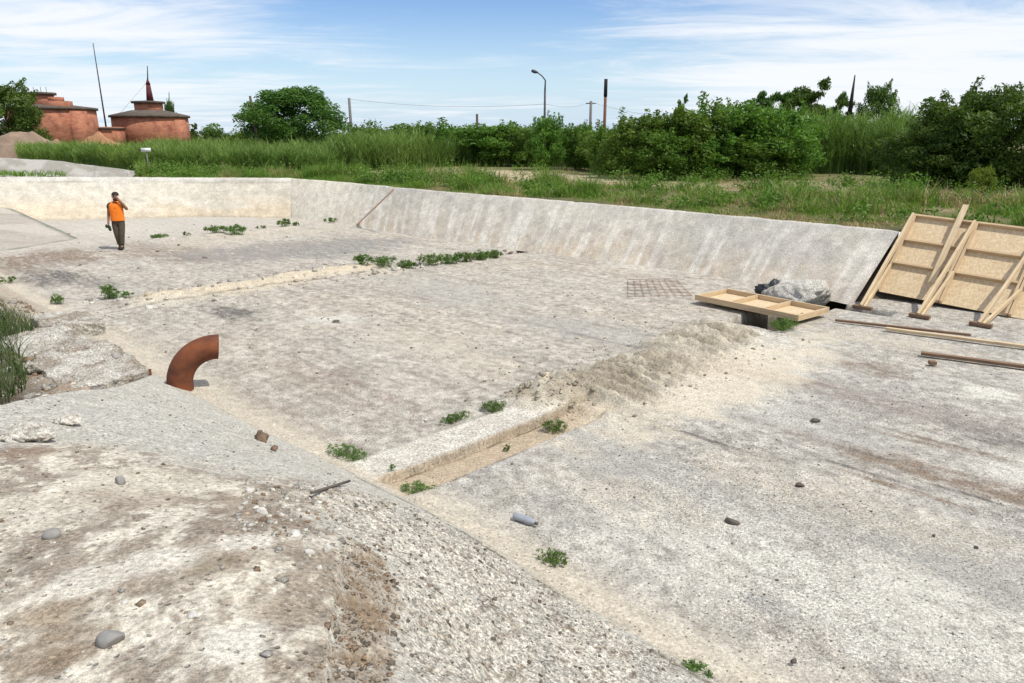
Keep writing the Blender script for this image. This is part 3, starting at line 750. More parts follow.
# smooth ramp that comes down from the left end of the basin
def build_ramp():
    A, B, Rr = at(0, 253, 0), at(82, 239, 0), at(6, 207.5, 0.5)
    e = (B - A).normalized(); nrm = Vector((-e.y, e.x, 0))
    k = 0.5 / (Rr - B).dot(nrm)
    toe = [A - e * 7, A, B, Rr + nrm * -0.3, Rr + Vector((-2.5, 0.5, 0))]
    ns, nh = 130, 90
    u, h = np.linspace(0, 1, ns), np.linspace(0, 1, nh)
    a, _ = polyl(toe, u)
    b = np.stack([np.full(ns, -44.0), a[:, 1] * 1.0, 0 * u], 1)
    V = a[:, None] * (1 - h ** 1.6)[None, :, None] + b[:, None] * (h ** 1.6)[None, :, None]
    X, Y = V[:, :, 0], V[:, :, 1]
    d = (X - B.x) * nrm.x + (Y - B.y) * nrm.y
    V[:, :, 2] = k * d + 0.05 * (fbm(X * 0.8, Y * 0.8, 4, 501) - 0.5) - 0.02
    V[:, 0, 2] -= 0.12
    X, Y = X.ravel(), Y.ravel(); D = np.tile(h ** 1.6, ns) * 25
    c = np.tile(np.array((0.41, 0.37, 0.325)), (len(X), 1))
    c = lerp3(c, sstep(0.45, 0.62, fbm(X * 0.5, Y * 1.6, 5, 505)) * 0.6, (0.35, 0.31, 0.275))
    c = lerp3(c, sstep(0.5, 0.68, fbm(X * 0.4, Y * 0.5, 4, 507)) * 0.5, (0.55, 0.505, 0.45))
    c = lerp3(c, sstep(0.42, 0.05, D + 0.3 * (fbm(X * 1.2, Y * 1.2, 4, 509) - 0.5)) * 0.85, (0.15, 0.17, 0.14))
    col = np.concatenate([c, np.full((len(X), 1), 0.3)], 1)
    o = link("concrete_ramp", mesh_from("concrete_ramp", V.reshape(-1, 3), grid_faces(ns, nh), M["wall"], col, True))
    tag(o, "low smooth concrete ramp dropping to the floor beside the cream end wall", "ramp", None, "thing")
build_ramp()

# plane of the leaning formwork, and the raw earth slope behind it
O = at(877, 291, 0.16); TL = at(915, 216, 1.70); BR = at(1017, 309, 0.16)
up_v = (TL - O).normalized(); al_v = (BR - O); al_v = (al_v - up_v * al_v.dot(up_v)).normalized()
nv = al_v.cross(up_v).normalized()                       # faces the basin
if nv.dot(Vector((0, 0, CAMH)) - O) < 0: nv = -nv
PL = (TL - O).length
def on_panel(x, y, off=0.0): return O + al_v * x + up_v * y + nv * off
def earth_slope():
    toe = [toeR[-1] - al_v * 0.15 - nv * 0.35, at(868, 299, 0.0), on_panel(0.3, -0.06, -0.10), on_panel(4.0, -0.06, -0.10), on_panel(7, -0.06, -0.10)]
    toe.insert(1, toeR[-1] + al_v * 0.08 - nv * 0.25)
    for p in toe: p.z = -0.04
    top = [topR[-1] - al_v * 0.15 - nv * 0.35 + Vector((0, 0, -0.03)), topR[-1] + al_v * 0.12 - nv * 0.16 + Vector((0, 0, -0.03)), on_panel(-0.1, PL * 0.84, -0.50), on_panel(0.4, PL * 0.83, -0.45), on_panel(4.0, PL * 0.85, -0.30), on_panel(7, PL * 0.85, -0.30)]
    ns, nh = 120, 34
    u, h = np.linspace(0, 1, ns), np.linspace(0, 1, nh)
    a, _ = polyl(toe, u); b, _ = polyl(top, u)
    V = a[:, None] * (1 - h)[None, :, None] + b[:, None] * h[None, :, None]
    U, H = np.meshgrid(u * 9, h, indexing="ij")
    V += np.array(nv[:])[None, None] * (0.10 * (fbm(U * 2, H * 4, 4, 541) - 0.85) * sstep(0.08, 0.22, u)[:, None])[:, :, None]
    c = np.tile(np.array((0.13, 0.105, 0.08)), (ns * nh, 1)) * (0.6 + 0.8 * fbm(U.ravel() * 4, H.ravel() * 8, 4, 545))[:, None]
    tag(link("earth_slope", mesh_from("earth_slope", V.reshape(-1, 3), grid_faces(ns, nh), M["earth"], np.concatenate([c, np.full((ns * nh, 1), 0.3)], 1), True)), kind="structure")
earth_slope()

# ------------------------------------------------------------------ the ground around the basin, out to the horizon
GZ = 1.45
RING = [p for p in topB] + topR[1:] + [on_panel(x, PL * 0.84, -0.30) for x in (0.0, 2.0, 4.0, 7.0)]
RING = [Vector((p.x, p.y, p.z)) for p in RING]
BC = Vector((-4, 14, 0))
def ground_z(x, y):
    return GZ + 0.10 * (fbm(x * 0.08, y * 0.08, 3, 601) - 0.5) + 0.05 * (fbm(x * 0.9, y * 0.9, 3, 605) - 0.5)
def build_ground():
    a = np.array([p[:] for p in RING])
    e0 = a[0] + (a[0] - a[1]) / np.linalg.norm(a[0] - a[1]) * 14; e1 = a[-1] + (a[-1] - a[-2]) / np.linalg.norm(a[-1] - a[-2]) * 14
    tail = np.array([e1 + np.array([2, -14, 0.2]), [0, -22, 1.2], [-22, -16, 1.0], e0 + np.array([-6, -18, 0])])
    loop = np.concatenate([[e0], a, [e1], tail, [e0]])
    d = np.concatenate([[0], np.cumsum(np.linalg.norm(np.diff(loop, axis=0), axis=1))])
    m = int(d[-1] / 0.30)
    q = np.linspace(0, d[-1], m)
    B = np.stack([np.interp(q, d, loop[:, k]) for k in range(3)], 1)
    out = B[:, :2] - np.array(BC[:2])[None]; out /= np.linalg.norm(out, axis=1)[:, None]
    offs = np.concatenate([np.arange(0.14, 18, 0.28), np.arange(18, 40, 1.5), [50, 70, 100, 150, 250, 500, 1200, 3500]])
    V = np.zeros((m, len(offs), 3))
    V[:, :, :2] = B[:, None, :2] + out[:, None, :] * offs[None, :, None]
    zz = ground_z(V[:, :, 0], V[:, :, 1])
    k = sstep(0.1, 2.0, offs)[None, :]
    V[:, :, 2] = (B[:, None, 2] - 0.015) * (1 - k) + zz * k
    X, Y = V[:, :, 0].ravel(), V[:, :, 1].ravel(); O = np.tile(offs, m)
    c = np.tile(np.array((0.17, 0.165, 0.075)), (len(X), 1))
    n1 = fbm(X * 0.35, Y * 0.35, 4, 611); n2 = fbm(X * 2, Y * 2, 4, 615)
    c = lerp3(c, sstep(0.52, 0.66, n1) * 0.5, (0.33, 0.27, 0.16))
    pth = path_mask(X, Y)
    c = lerp3(c, pth * 0.9, (0.50, 0.41, 0.29))
    c = lerp3(c, sstep(0.9, 0.30, O + 0.5 * (n2 - 0.5)) * 0.9, (0.10, 0.075, 0.055))
    c = lerp3(c, sstep(4.5, 2.0, O) * 0.7, (0.105, 0.115, 0.05))
    c *= (0.7 + 0.6 * n2)[:, None]
    col = np.concatenate([c, np.full((len(X), 1), 0.3)], 1)
    F = grid_faces(m, len(offs))
    tag(link("ground", mesh_from("ground", V.reshape(-1, 3), F, M["earth"], col, True)), kind="structure")
PATH_PX = [(-20, 168), (150, 174), (300, 176), (372, 172), (460, 172), (540, 176), (620, 181), (700, 184), (790, 184), (870, 187), (960, 194), (1050, 202)]
PATH = [at(x, y, GZ) for x, y in PATH_PX]
def path_mask(x, y):
    xs = np.array([p.x for p in PATH]); ys = np.array([p.y for p in PATH])
    d = np.full(np.shape(x), 1e9)
    for i in range(len(PATH) - 1):
        ex, ey = xs[i + 1] - xs[i], ys[i + 1] - ys[i]
        q = np.clip(((x - xs[i]) * ex + (y - ys[i]) * ey) / (ex * ex + ey * ey), 0, 1)
        d = np.minimum(d, np.hypot(x - xs[i] - q * ex, y - ys[i] - q * ey))
    k = 1 - sstep(2.2, 4.6, d + 4.0 * (fbm(x * 0.5, y * 0.5, 4, 621) - 0.5))
    return k * sstep(-12, -6, x) * (0.35 + 0.65 * sstep(10, 2, x))
build_ground()
# ------------------------------------------------------------------ foliage builders
RNG = np.random.RandomState(11)
def unit(n, rng):
    v = rng.normal(size=(n, 3)); return v / np.linalg.norm(v, axis=1)[:, None]
def leaf_cloud(centres, radii, n, size, rng, flat=0.8, up=0.25, shell=0.55):
    """n leaf shaped quads spread through balls (centres, radii); returns V, F, colour"""
    w = radii ** 2; k = rng.choice(len(centres), n, p=w / w.sum())
    d = unit(n, rng); r = (shell + (1 - shell) * rng.rand(n)) ** 1.0 * radii[k]
    p = centres[k] + d * r[:, None] * np.array([1, 1, flat])
    nrm = unit(n, rng) + d * 0.7; nrm[:, 2] += up; nrm /= np.linalg.norm(nrm, axis=1)[:, None]
    a = np.cross(nrm, unit(n, rng)); a /= np.linalg.norm(a, axis=1)[:, None]
    b = np.cross(nrm, a)
    s = size * (0.6 + 0.8 * rng.rand(n))[:, None]
    V = np.stack([p - a * s, p - b * s * 0.42 + nrm * s * 0.12, p + a * s, p + b * s * 0.42 + nrm * s * 0.12], 1).reshape(-1, 3)
    F = np.arange(4 * n).reshape(n, 4)
    tone = np.clip(rng.rand(n) * 0.65 + 0.35 * rng.rand(len(centres))[k], 0, 1)
    col = np.repeat(np.stack([tone, tone, tone], 1), 4, 0)
    return V, F, col
def clumps(n, rx, ry, z0, z1, r, rng, widest=0.45, thin=0.25):
    """clump centres in an uneven crown between heights z0 and z1"""
    out, rad = [], []; lobe = int(rng.rand() * 90)
    while len(out) < n:
        h = rng.rand(); prof = math.sin(math.pi * min(1, max(0.0, (h * (1 - thin) + thin * (0.35 + 0.3 * h))))) ** 0.6
        a = rng.rand() * 2 * math.pi; q = math.sqrt(rng.rand()) * prof * (0.62 + 0.62 * float(vnoise(a * 1.3 + 3, h * 4.0, lobe)))
        out.append((rx * q * math.cos(a), ry * q * math.sin(a), z0 + (z1 - z0) * h)); rad.append(r * (0.6 + 0.7 * rng.rand()))
    return np.array(out), np.array(rad)
def tube_path(pts, rads, seg=7):
    V, F = [], []
    pts = [Vector(p) for p in pts]
    for i, p in enumerate(pts):
        t = (pts[min(i + 1, len(pts) - 1)] - pts[max(i - 1, 0)]).normalized()
        a = t.orthogonal().normalized() if abs(t.z) < 0.9 else Vector((1, 0, 0)).cross(t).normalized()
        b = t.cross(a).normalized()
        for k in range(seg):
            g = 2 * math.pi * k / seg
            V.append(p + (a * math.cos(g) + b * math.sin(g)) * rads[i])
    for i in range(len(pts) - 1):
        for k in range(seg):
            F.append((i * seg + k, i * seg + (k + 1) % seg, (i + 1) * seg + (k + 1) % seg, (i + 1) * seg + k))
    F.append(tuple(reversed(range(seg)))); F.append(tuple((len(pts) - 1) * seg + k for k in range(seg)))
    return [tuple(v) for v in V], F
def join_parts(parts):
    V, F = [], []
    for v, f in parts:
        o = len(V); V += list(v); F += [tuple(i + o for i in q) for q in f]
    return V, F
def trunk_mesh(name, h, r, limbs, rng, spread):
    parts = []
    lean = [(0, 0, -0.2)]
    for i in range(1, 5):
        lean.append((rng.normal() * 0.06 * h * 0.3, rng.normal() * 0.06 * h * 0.3, h * i / 4))
    parts.append(tube_path(lean, [r * 1.2, r, r * 0.8, r * 0.6, r * 0.35]))
    for i in range(limbs):
        z = h * (0.35 + 0.6 * rng.rand()); a = rng.rand() * 6.28; L = spread * (0.5 + 0.4 * rng.rand())
        p0 = Vector((0, 0, z)); p2 = Vector((math.cos(a) * L, math.sin(a) * L, z + L * (0.5 + 0.5 * rng.rand())))
        p1 = (p0 + p2) / 2 + Vector((0, 0, 0.1 * L))
        parts.append(tube_path([p0, p1, p2], [r * 0.5, r * 0.3, r * 0.12], 5))
    for e in LIMB_ENDS:
        e = Vector(e); p0 = Vector((0, 0, e.z * 0.55)); parts.append(tube_path([p0, p0.lerp(e, 0.5) + Vector((0, 0, 0.02)), e], [r * 0.6, r * 0.4, r * 0.2], 5))
    LIMB_ENDS[:] = []
    V, F = join_parts(parts)
    return mesh_from(name, V, F, M["bark"], None, True)

def shoots(c, r, n, rng):
    """leafy shoots standing out of the top of a crown"""
    for i in range(n):
        k = rng.randint(len(c)); p = c[k] * np.array([1.12, 1.12, 1.0])
        if p[2] < 0.5: continue
        for j in range(3):
            c = np.concatenate([c, [p + np.array([0.02 * j * np.sign(p[0]), 0.02 * j * np.sign(p[1]), 0.045 * j + 0.03])]]); r = np.concatenate([r, [0.060 - 0.014 * j]])
    return c, r
# crown kinds, each about one unit-sized tree that is then scaled
PROTO = {}
LIMB_ENDS = []
def crown_proto(kind, seed):
    rng = np.random.RandomState(seed)
    if kind == "broad":        # dense round crown down to the ground
        c, r = clumps(170, 0.50, 0.50, 0.06, 0.93, 0.105, rng)
        V, F, col = leaf_cloud(c, r, 32000, 0.017, rng)
        mat = "leaf_tree"
    elif kind == "dark":
        c, r = clumps(130, 0.5, 0.5, 0.04, 0.92, 0.115, rng)
        V, F, col = leaf_cloud(*shoots(c, r, 22, rng), 20000, 0.020, rng)
        mat = "leaf_dark"
    elif kind == "bush":       # uneven bushy top with shoots
        c, r = clumps(70, 0.5, 0.42, 0.10, 0.82, 0.13, rng)
        for i in range(16):
            a, q = rng.rand() * 6.28, 0.42 * math.sqrt(rng.rand()); h = 0.78 + 0.24 * rng.rand()
            for k in range(3):
                c = np.concatenate([c, [[q * math.cos(a), q * math.sin(a), h - 0.07 * k]]]); r = np.concatenate([r, [0.035 + 0.014 * k]])
        V, F, col = leaf_cloud(c, r, 12000, 0.023, rng)
        mat = "leaf_bush"
    elif kind == "sparse":     # open crown, sky showing between loose tufts at the ends of bare limbs
        c = []; r = []
        for i in range(20):
            h = 0.36 + 0.58 * rng.rand(); a = rng.rand() * 6.28; q = (0.36 if h < 0.78 else 0.16) * math.sqrt(rng.rand()) * (1.25 - 0.8 * abs(h - 0.68))
            for k in range(5):
                c.append((q * math.cos(a) + rng.normal() * 0.055, q * math.sin(a) + rng.normal() * 0.055, h + rng.normal() * 0.030)); r.append(0.050 + 0.065 * rng.rand())
        c, r = np.array(c), np.array(r)
        LIMB_ENDS[:] = [tuple(v) for v in c[::5]]
        V, F, col = leaf_cloud(c, r, 8000, 0.026, rng, 0.45, 0.25, 0.0)
        mat = "leaf_dark"
    elif kind == "tiered":     # flat tiers like a small pine
        c = []; r = []
        for i in range(6):
            h = 0.45 + 0.1 * i
            for k in range(5):
                a = rng.rand() * 6.28; q = (0.42 - 0.06 * i) * rng.rand()
                c.append((q * math.cos(a), q * math.sin(a), h)); r.append(0.09 - 0.006 * i)
        V, F, col = leaf_cloud(np.array(c), np.array(r), 3200, 0.020, rng, 0.32, 0.5, 0.2)
        mat = "leaf_dark"
    return mesh_from("crown", V, F, M[mat], col), rng
def tree(name, kind, px, ytop, wpx, Y, label, group=None, variant=0, cat="tree", zbase=None, mat=None):
    key = (kind, variant)
    if key not in PROTO:
        me, rng = crown_proto(kind, 900 + 17 * variant + len(kind))
        tr = trunk_mesh("trunk", 0.75 if kind in ("sparse", "tiered") else 0.55, 0.022 if kind != "sparse" else 0.014, 9, rng, 0.28)
        PROTO[key] = (me, tr)
    top = at_depth(px, ytop, Y)
    zb = GZ if zbase is None else zbase
    H = (top.z - zb)
    W = wpx / FPX * (Y * CP)
    root = empty(name, (top.x, Y, zb), (px * 0.37) % 6.28, label, cat, group)
    cr = link("crown", PROTO[key][0], root); tk = link("trunk", PROTO[key][1], root)
    cr.scale = (W, W, H); tk.scale = (min(W, H), min(W, H), H)
    if mat:
        cr.data = cr.data.copy(); cr.data.materials[0] = M[mat]
    return root

TREES = "trees beyond the reeds"
tree("broad_tree", "broad", 291, 87, 106, 60, "round bright green tree with a full dome crown between two grey poles")
tree("broad_tree", "dark", 0, 83, 76, 78, "dark leafy tree in front of the brick tank with flat boxes on its roof", None, 0)
tree("small_tree", "dark", 168, 100, 12, 122, "slim dark treetop showing just behind the roof of the masted brick tank", None, 1)
tree("small_tree", "sparse", 194, 123, 14, 112, "thin grey green sapling at the foot of the masted brick tank", None, 2, "tree")
tree("shrub", "dark", 213, 128, 28, 100, "low round dark shrub between the masted brick tank and the dome tree", None, 2, "shrub")
tree("shrub", "bush", 238, 131, 22, 90, "small pale shrub tucked against the side of the dome tree", None, 1, "shrub")
BUSH = "bushes along the reed bed"
for px, yt, w, Y, v, lab in (
    (547, 113, 36, 46, 0, "small dark bush below the curved street lamp"),
    (576, 121, 34, 47, 1, "low bush between the street lamp and the short grey pole"),
    (612, 121, 44, 40, 2, "low rounded bush at the foot of the rust red pole"),
    (646, 110, 66, 37, 0, "mid green bush at the start of the tall thicket, nearest the rust red pole"),
    (690, 104, 72, 36.5, 1, "broad green bush of the thicket under the pair of thin treetops"),
    (731, 93, 74, 37.5, 2, "tallest domed bush of the thicket above the dry path"),
    (772, 103, 70, 37, 0, "bushy green shrub beside the tallest domed bush"),
    (706, 135, 62, 36.3, 2, "low dark bush in front of the tall thicket"),
    (765, 130, 60, 36.3, 1, "low bush in front of the shrub beside the tallest domed bush"),
    (812, 110, 66, 44, 1, "green bush below the open crowned tree"),
    (846, 116, 54, 46, 2, "bush directly behind the leaning dark pole"),
    (885, 122, 66, 46, 0, "low bush under the rusty topped dark tree"),
    (928, 126, 60, 46, 1, "low bush under the small tiered pine"),
    (666, 122, 60, 36, 1, "leafy bush filling the gap near the start of the tall thicket"),
    (745, 112, 64, 38.5, 0, "bush just behind the tallest domed bush"),
    (796, 118, 60, 40, 2, "bush at the end of the tall thicket where the tall reeds begin"),
    (600, 128, 50, 45, 0, "low bush between the short grey pole and the rust red pole"),
    (355, 131, 50, 54, 0, "low bush at the foot of the utility pole with a crossarm"),
    (380, 124, 58, 56, 1, "low bush standing just past the utility pole with a crossarm"),
    (418, 119, 66, 54, 2, "low spreading bush in the reeds below the start of the sagging wire"),
    (458, 124, 60, 53, 0, "low bush below the short dark post's near side"),
    (490, 121, 60, 52, 1, "low bush directly behind the short dark post"),
    (522, 123, 50, 51, 2, "low bush between the short dark post and the street lamp"),
):
    tree("shrub", "bush", px, yt, w * 1.25, Y, lab, BUSH, v, "shrub")
tree("thin_tree", "sparse", 684, 96, 20, 70, "pair of thin dark treetops poking above the thicket", None, 0)
tree("open_tree", "sparse", 764, 88, 34, 66, "slim open tree with a tufted top beside the tallest domed bush", None, 1)
tree("open_tree", "sparse", 786, 90, 40, 66, "stocky open tree with a dark rounded tuft", None, 3)
tree("open_tree", "sparse", 818, 81, 60, 64, "open crowned dark tree with sky between its tufts left of the leaning dark pole", None, 0)
tree("open_tree", "sparse", 842, 94, 26, 68, "thin open tree half hidden by the leaning dark pole", None, 4)
tree("open_tree", "sparse", 801, 90, 44, 67, "open dark treetop just before the open crowned tree", None, 4)
tree("open_tree", "sparse", 772, 97, 40, 69, "low tufted treetop behind the tallest domed bush", None, 0)
tree("dark_tree", "dark", 881, 85, 40, 66, "dark upright tree with a rusty tinge right of the leaning dark pole", None, 0)
tree("tiered_pine", "tiered", 926, 97, 34, 72, "small flat tiered pine on the skyline", None, 0)
tree("dark_tree", "dark", 965, 92, 92, 31, "dark leafy tree whose drooping side hangs over the reeds", None, 1)
tree("dark_tree", "dark", 1018, 82, 120, 29, "tallest dark leafy tree at the edge of the photo above the timber panels", None, 2)
tree("dark_tree", "dark", 925, 128, 84, 30.5, "low dark thicket bush at the shaded foot of the tall leafy trees", None, 0)
tree("shrub", "bush", 985, 165, 26, 25.5, "small yellow green shrub at the foot of the dark trees", None, 1, "shrub", None, "leaf_yellow")
# far line of trees on the horizon
def far_treeline():
    rng = np.random.RandomState(77)
    n = 260
    x = rng.uniform(-190, 260, n); y = rng.uniform(190, 300, n)
    c = np.stack([x, y, GZ + rng.uniform(0.3, 4.2, n)], 1); r = rng.uniform(1.6, 3.4, n)
    V, F, col = leaf_cloud(c, r, 26000, 0.45, rng)
    tag(link("treeline", mesh_from("treeline", V, F, M["leaf_dark"], col)), "far line of low trees along the horizon", "trees", None, "stuff")
far_treeline()

# ------------------------------------------------------------------ reeds and grass
def blades(base, height, width, lean, rng, tone, segs=2):
    """bent ribbons: base (n,3), arrays of height, width, lean"""
    n = len(base); a = rng.rand(n) * 6.283; b = rng.rand(n) * 6.283
    d = np.stack([np.cos(a), np.sin(a), 0 * a], 1); s = np.stack([np.cos(b), np.sin(b), 0 * b], 1)
    V = []
    for k in range(segs + 1):
        q = k / segs
        c = base + d * (lean * height * q ** 1.8)[:, None]
        c = c + np.array([0, 0, 1.0])[None] * (height * (q - 0.25 * lean * q * q))[:, None]
        w = width * (1 - q) ** 0.7 * 0.5 if k else width * 0.5
        if k == segs: w = width * 0.06
        V.append(c - s * np.reshape(w, (-1, 1))); V.append(c + s * np.reshape(w, (-1, 1)))
    V = np.stack(V, 1); m = 2 * (segs + 1)
    F = []
    o = np.arange(n)[:, None] * m
    for k in range(segs):
        F.append(o + np.array([2 * k, 2 * k + 1, 2 * k + 3, 2 * k + 2])[None])
    F = np.stack(F, 1).reshape(-1, 4)
    col = np.repeat(np.stack([tone] * 3, 1), m, 0)
    return V.reshape(-1, 3), F, col
def sample_band(n, lo_px, hi_d, rng):
    """ground points from a photo outline (its near edge) going hi_d metres deeper"""
    xs = np.array([p[0] for p in lo_px], float); ys = np.array([p[1] for p in lo_px], float)
    px = rng.uniform(xs[0], xs[-1], n); py = np.interp(px, xs, ys)
    out = np.zeros((n, 3))
    for i in range(n):
        q = at(px[i], py[i], GZ)
        s = 1 + rng.rand() ** 1.3 * hi_d / max(q.y, 1)
        out[i] = (q.x * s, q.y * s, GZ)
    return out, px
def reeds():
    rng = np.random.RandomState(5)
    parts = []
    # (near edge in the photo, depth, stems, height)
    for edge, depth, n, h0, wv in (
        ([(18, 160), (70, 164), (120, 170), (230, 174), (345, 172)], 9, 9000, 1.0, 0.045),
        ([(150, 163), (250, 166), (345, 166), (430, 164), (470, 163)], 13, 7500, 1.25, 0.05),
        ([(330, 172), (400, 170), (460, 166), (600, 168), (640, 170)], 9, 9000, 1.65, 0.045),
        ([(590, 172), (640, 175), (700, 177), (790, 177)], 2.2, 3600, 1.1, 0.045),
        ([(760, 172), (800, 173), (880, 175), (955, 179)], 8, 8500, 2.6, 0.05),
    ):
        base, px = sample_band(n, edge, depth, rng)
        v = fbm(base[:, 0] * 0.6, base[:, 1] * 0.6, 4, 701, 0.6)
        keep = v > 0.34 + 0.08 * rng.rand(len(v))
        base, v = base[keep], v[keep]
        h = h0 * (0.30 + 1.35 * v) * (0.65 + 0.5 * rng.rand(len(base)))
        tone = np.clip(0.9 * (fbm(base[:, 0] * 0.25 + 9, base[:, 1] * 0.25, 3, 707) - 0.2) + 0.7 * (v - 0.4) + 0.35 * rng.rand(len(base)), 0, 1)
        parts.append(blades(base, h, np.full(len(base), 0.022), np.full(len(base), 0.06), rng, tone, 2))
        for k in range(5):
            hb = h * (0.25 + 0.68 * rng.rand(len(base)))
            b2 = base + np.stack([0 * hb, 0 * hb, hb], 1)
            L = 0.45 + 0.35 * rng.rand(len(base))
            parts.append(blades(b2, L, np.full(len(base), wv), 0.35 + 0.7 * rng.rand(len(base)), rng, np.clip(tone + 0.25 * rng.rand(len(base)) - 0.05, 0, 1), 2))
    V, F, c, o = [], [], [], 0
    for v, f, cc in parts:
        V.append(v); F.append(f + o); c.append(cc); o += len(v)
    tag(link("reeds", mesh_from("reeds", np.concatenate(V), np.concatenate(F), M["reed"], np.concatenate(c))), "tall green reed bed behind the basin", "reeds", None, "stuff")
reeds()
def verge():
    rng = np.random.RandomState(6)
    a = np.array([p[:] for p in RING])
    a = np.concatenate([a, [a[-1] + (a[-1] - a[-2]) * 1.0]])
    d = np.concatenate([[0], np.cumsum(np.linalg.norm(np.diff(a, axis=0), axis=1))])
    n = 120000
    q = rng.rand(n) * d[-1]
    B = np.stack([np.interp(q, d, a[:, k]) for k in range(3)], 1)
    out = B[:, :2] - np.array(BC[:2])[None]; out /= np.linalg.norm(out, axis=1)[:, None]
    off = 0.26 + 17.0 * rng.rand(n) ** 1.25
    off[: n // 4] = 0.22 + 2.4 * rng.rand(n // 4)
    xy = B[:, :2] + out * off[:, None]
    # no grass on the bare concrete slope behind the end wall
    bare = (xy[:, 0] < -17.0 - 0.46 * (xy[:, 1] - 34)) & (off < 16)
    pm = path_mask(xy[:, 0], xy[:, 1])
    dens = fbm(xy[:, 0] * 0.55, xy[:, 1] * 0.55, 4, 711)
    keep = (~bare) & (rng.rand(n) > np.clip(pm * 1.2, 0, 0.80)) & (dens > 0.25 + 0.18 * rng.rand(n) - 0.1 * (off < 2.4))
    rel = np.stack([xy[:, 0] - O.x, xy[:, 1] - O.y], 1)
    infront = (rel @ np.array([nv.x, nv.y]) + (GZ - O.z) * nv.z > -0.42) & (rel @ np.array([al_v.x, al_v.y]) > -0.6)
    keep &= ~infront
    xy, off, dens, pm = xy[keep], off[keep], dens[keep], pm[keep]
    z = ground_z(xy[:, 0], xy[:, 1]); k = sstep(0.1, 2.0, off)
    z = 1.40 * (1 - k) + z * k - 0.02
    base = np.stack([xy[:, 0], xy[:, 1], z], 1)
    # straw tufts standing on the dirt track
    lush = sstep(0.36, 0.62, dens) * (0.65 + 0.35 * sstep(0.4, 1.8, off))
    h = (0.07 + 0.26 * lush + 0.55 * lush * sstep(0.52, 0.66, fbm(xy[:, 0] * 0.9, xy[:, 1] * 0.9, 3, 715))) * (0.6 + 0.6 * rng.rand(len(xy))) * (1 - 0.6 * pm) * (1 - 0.55 * sstep(7, 10, off))
    dryp = np.clip(0.20 * sstep(1.0, 4.0, off) + 0.06 + 0.5 * sstep(0.50, 0.62, fbm(xy[:, 0] * 0.7 + 3, xy[:, 1] * 0.7, 4, 719)) + 0.20 * sstep(0.8, 0.3, off) + 1.6 * pm + 0.5 * sstep(0.5, 0.36, dens), 0, 0.95)
    isdry = rng.rand(len(xy)) < dryp
    for nm, sel, mat, lab in (("grass", ~isdry, "grass", "green grass on the verge above the concrete slope"), ("dry_grass", isdry, "dry", "straw coloured dry grass on the verge and along the dirt track")):
        Vs, Fs, Cs, o = [], [], [], 0
        for rep in range(3):
            b = base[sel] + rng.normal(size=(sel.sum(), 3)) * np.array([0.09, 0.09, 0])
            hh = h[sel] * (0.7 + 0.5 * rng.rand(sel.sum())) * (0.8 if nm == "dry_grass" else 1)
            tone = np.clip(0.65 * rng.rand(sel.sum()) + 0.5 * (0.6 - dens[sel]) + 0.1, 0, 1)
            v, f, c = blades(b, hh, np.full(len(b), 0.022) + 0.012 * lush[sel], 0.15 + 0.6 * rng.rand(len(b)), rng, tone, 2)
            Vs.append(v); Fs.append(f + o); Cs.append(c); o += len(v)
        tag(link(nm, mesh_from(nm, np.concatenate(Vs), np.concatenate(Fs), M[mat], np.concatenate(Cs))), lab, "grass", None, "stuff")
verge()
def undergrowth():
    """rough broad leaved weeds through the verge"""
    rng = np.random.RandomState(61)
    a = np.array([p[:] for p in RING]); d = np.concatenate([[0], np.cumsum(np.linalg.norm(np.diff(a, axis=0), axis=1))])
    n = 2600; q = rng.rand(n) * d[-1]
    B = np.stack([np.interp(q, d, a[:, k]) for k in range(3)], 1)
    out = B[:, :2] - np.array(BC[:2])[None]; out /= np.linalg.norm(out, axis=1)[:, None]
    off = 0.6 + 16.5 * rng.rand(n); xy = B[:, :2] + out * off[:, None]
    rel = np.stack([xy[:, 0] - O.x, xy[:, 1] - O.y], 1)
    bad = (rel @ np.array([nv.x, nv.y]) + (GZ - O.z) * nv.z > -0.7) & (rel @ np.array([al_v.x, al_v.y]) > -0.9)
    bad |= (xy[:, 0] < -17.0 - 0.46 * (xy[:, 1] - 34))
    dn = fbm(xy[:, 0] * 0.45 + 5, xy[:, 1] * 0.45, 4, 731, 0.6)
    keep = (~bad) & (dn > 0.47) & (rng.rand(n) > path_mask(xy[:, 0], xy[:, 1]) * 0.85)
    xy, dn = xy[keep], dn[keep]; n = len(xy)
    r = (0.10 + 0.30 * rng.rand(n)) * (0.5 + 1.6 * sstep(0.47, 0.62, dn)) * 0.75
    c = np.stack([xy[:, 0], xy[:, 1], ground_z(xy[:, 0], xy[:, 1]) + 0.5 * r], 1)
    V, F, col = leaf_cloud(c, r * 1.2, 75000, 0.055, rng, 0.9, 0.4, 0.2)
    tag(link("undergrowth", mesh_from("undergrowth", V, F, M["leaf_bush"], col)), "rough broad leaved weeds scattered through the verge grass", "weeds", None, "stuff")
undergrowth()

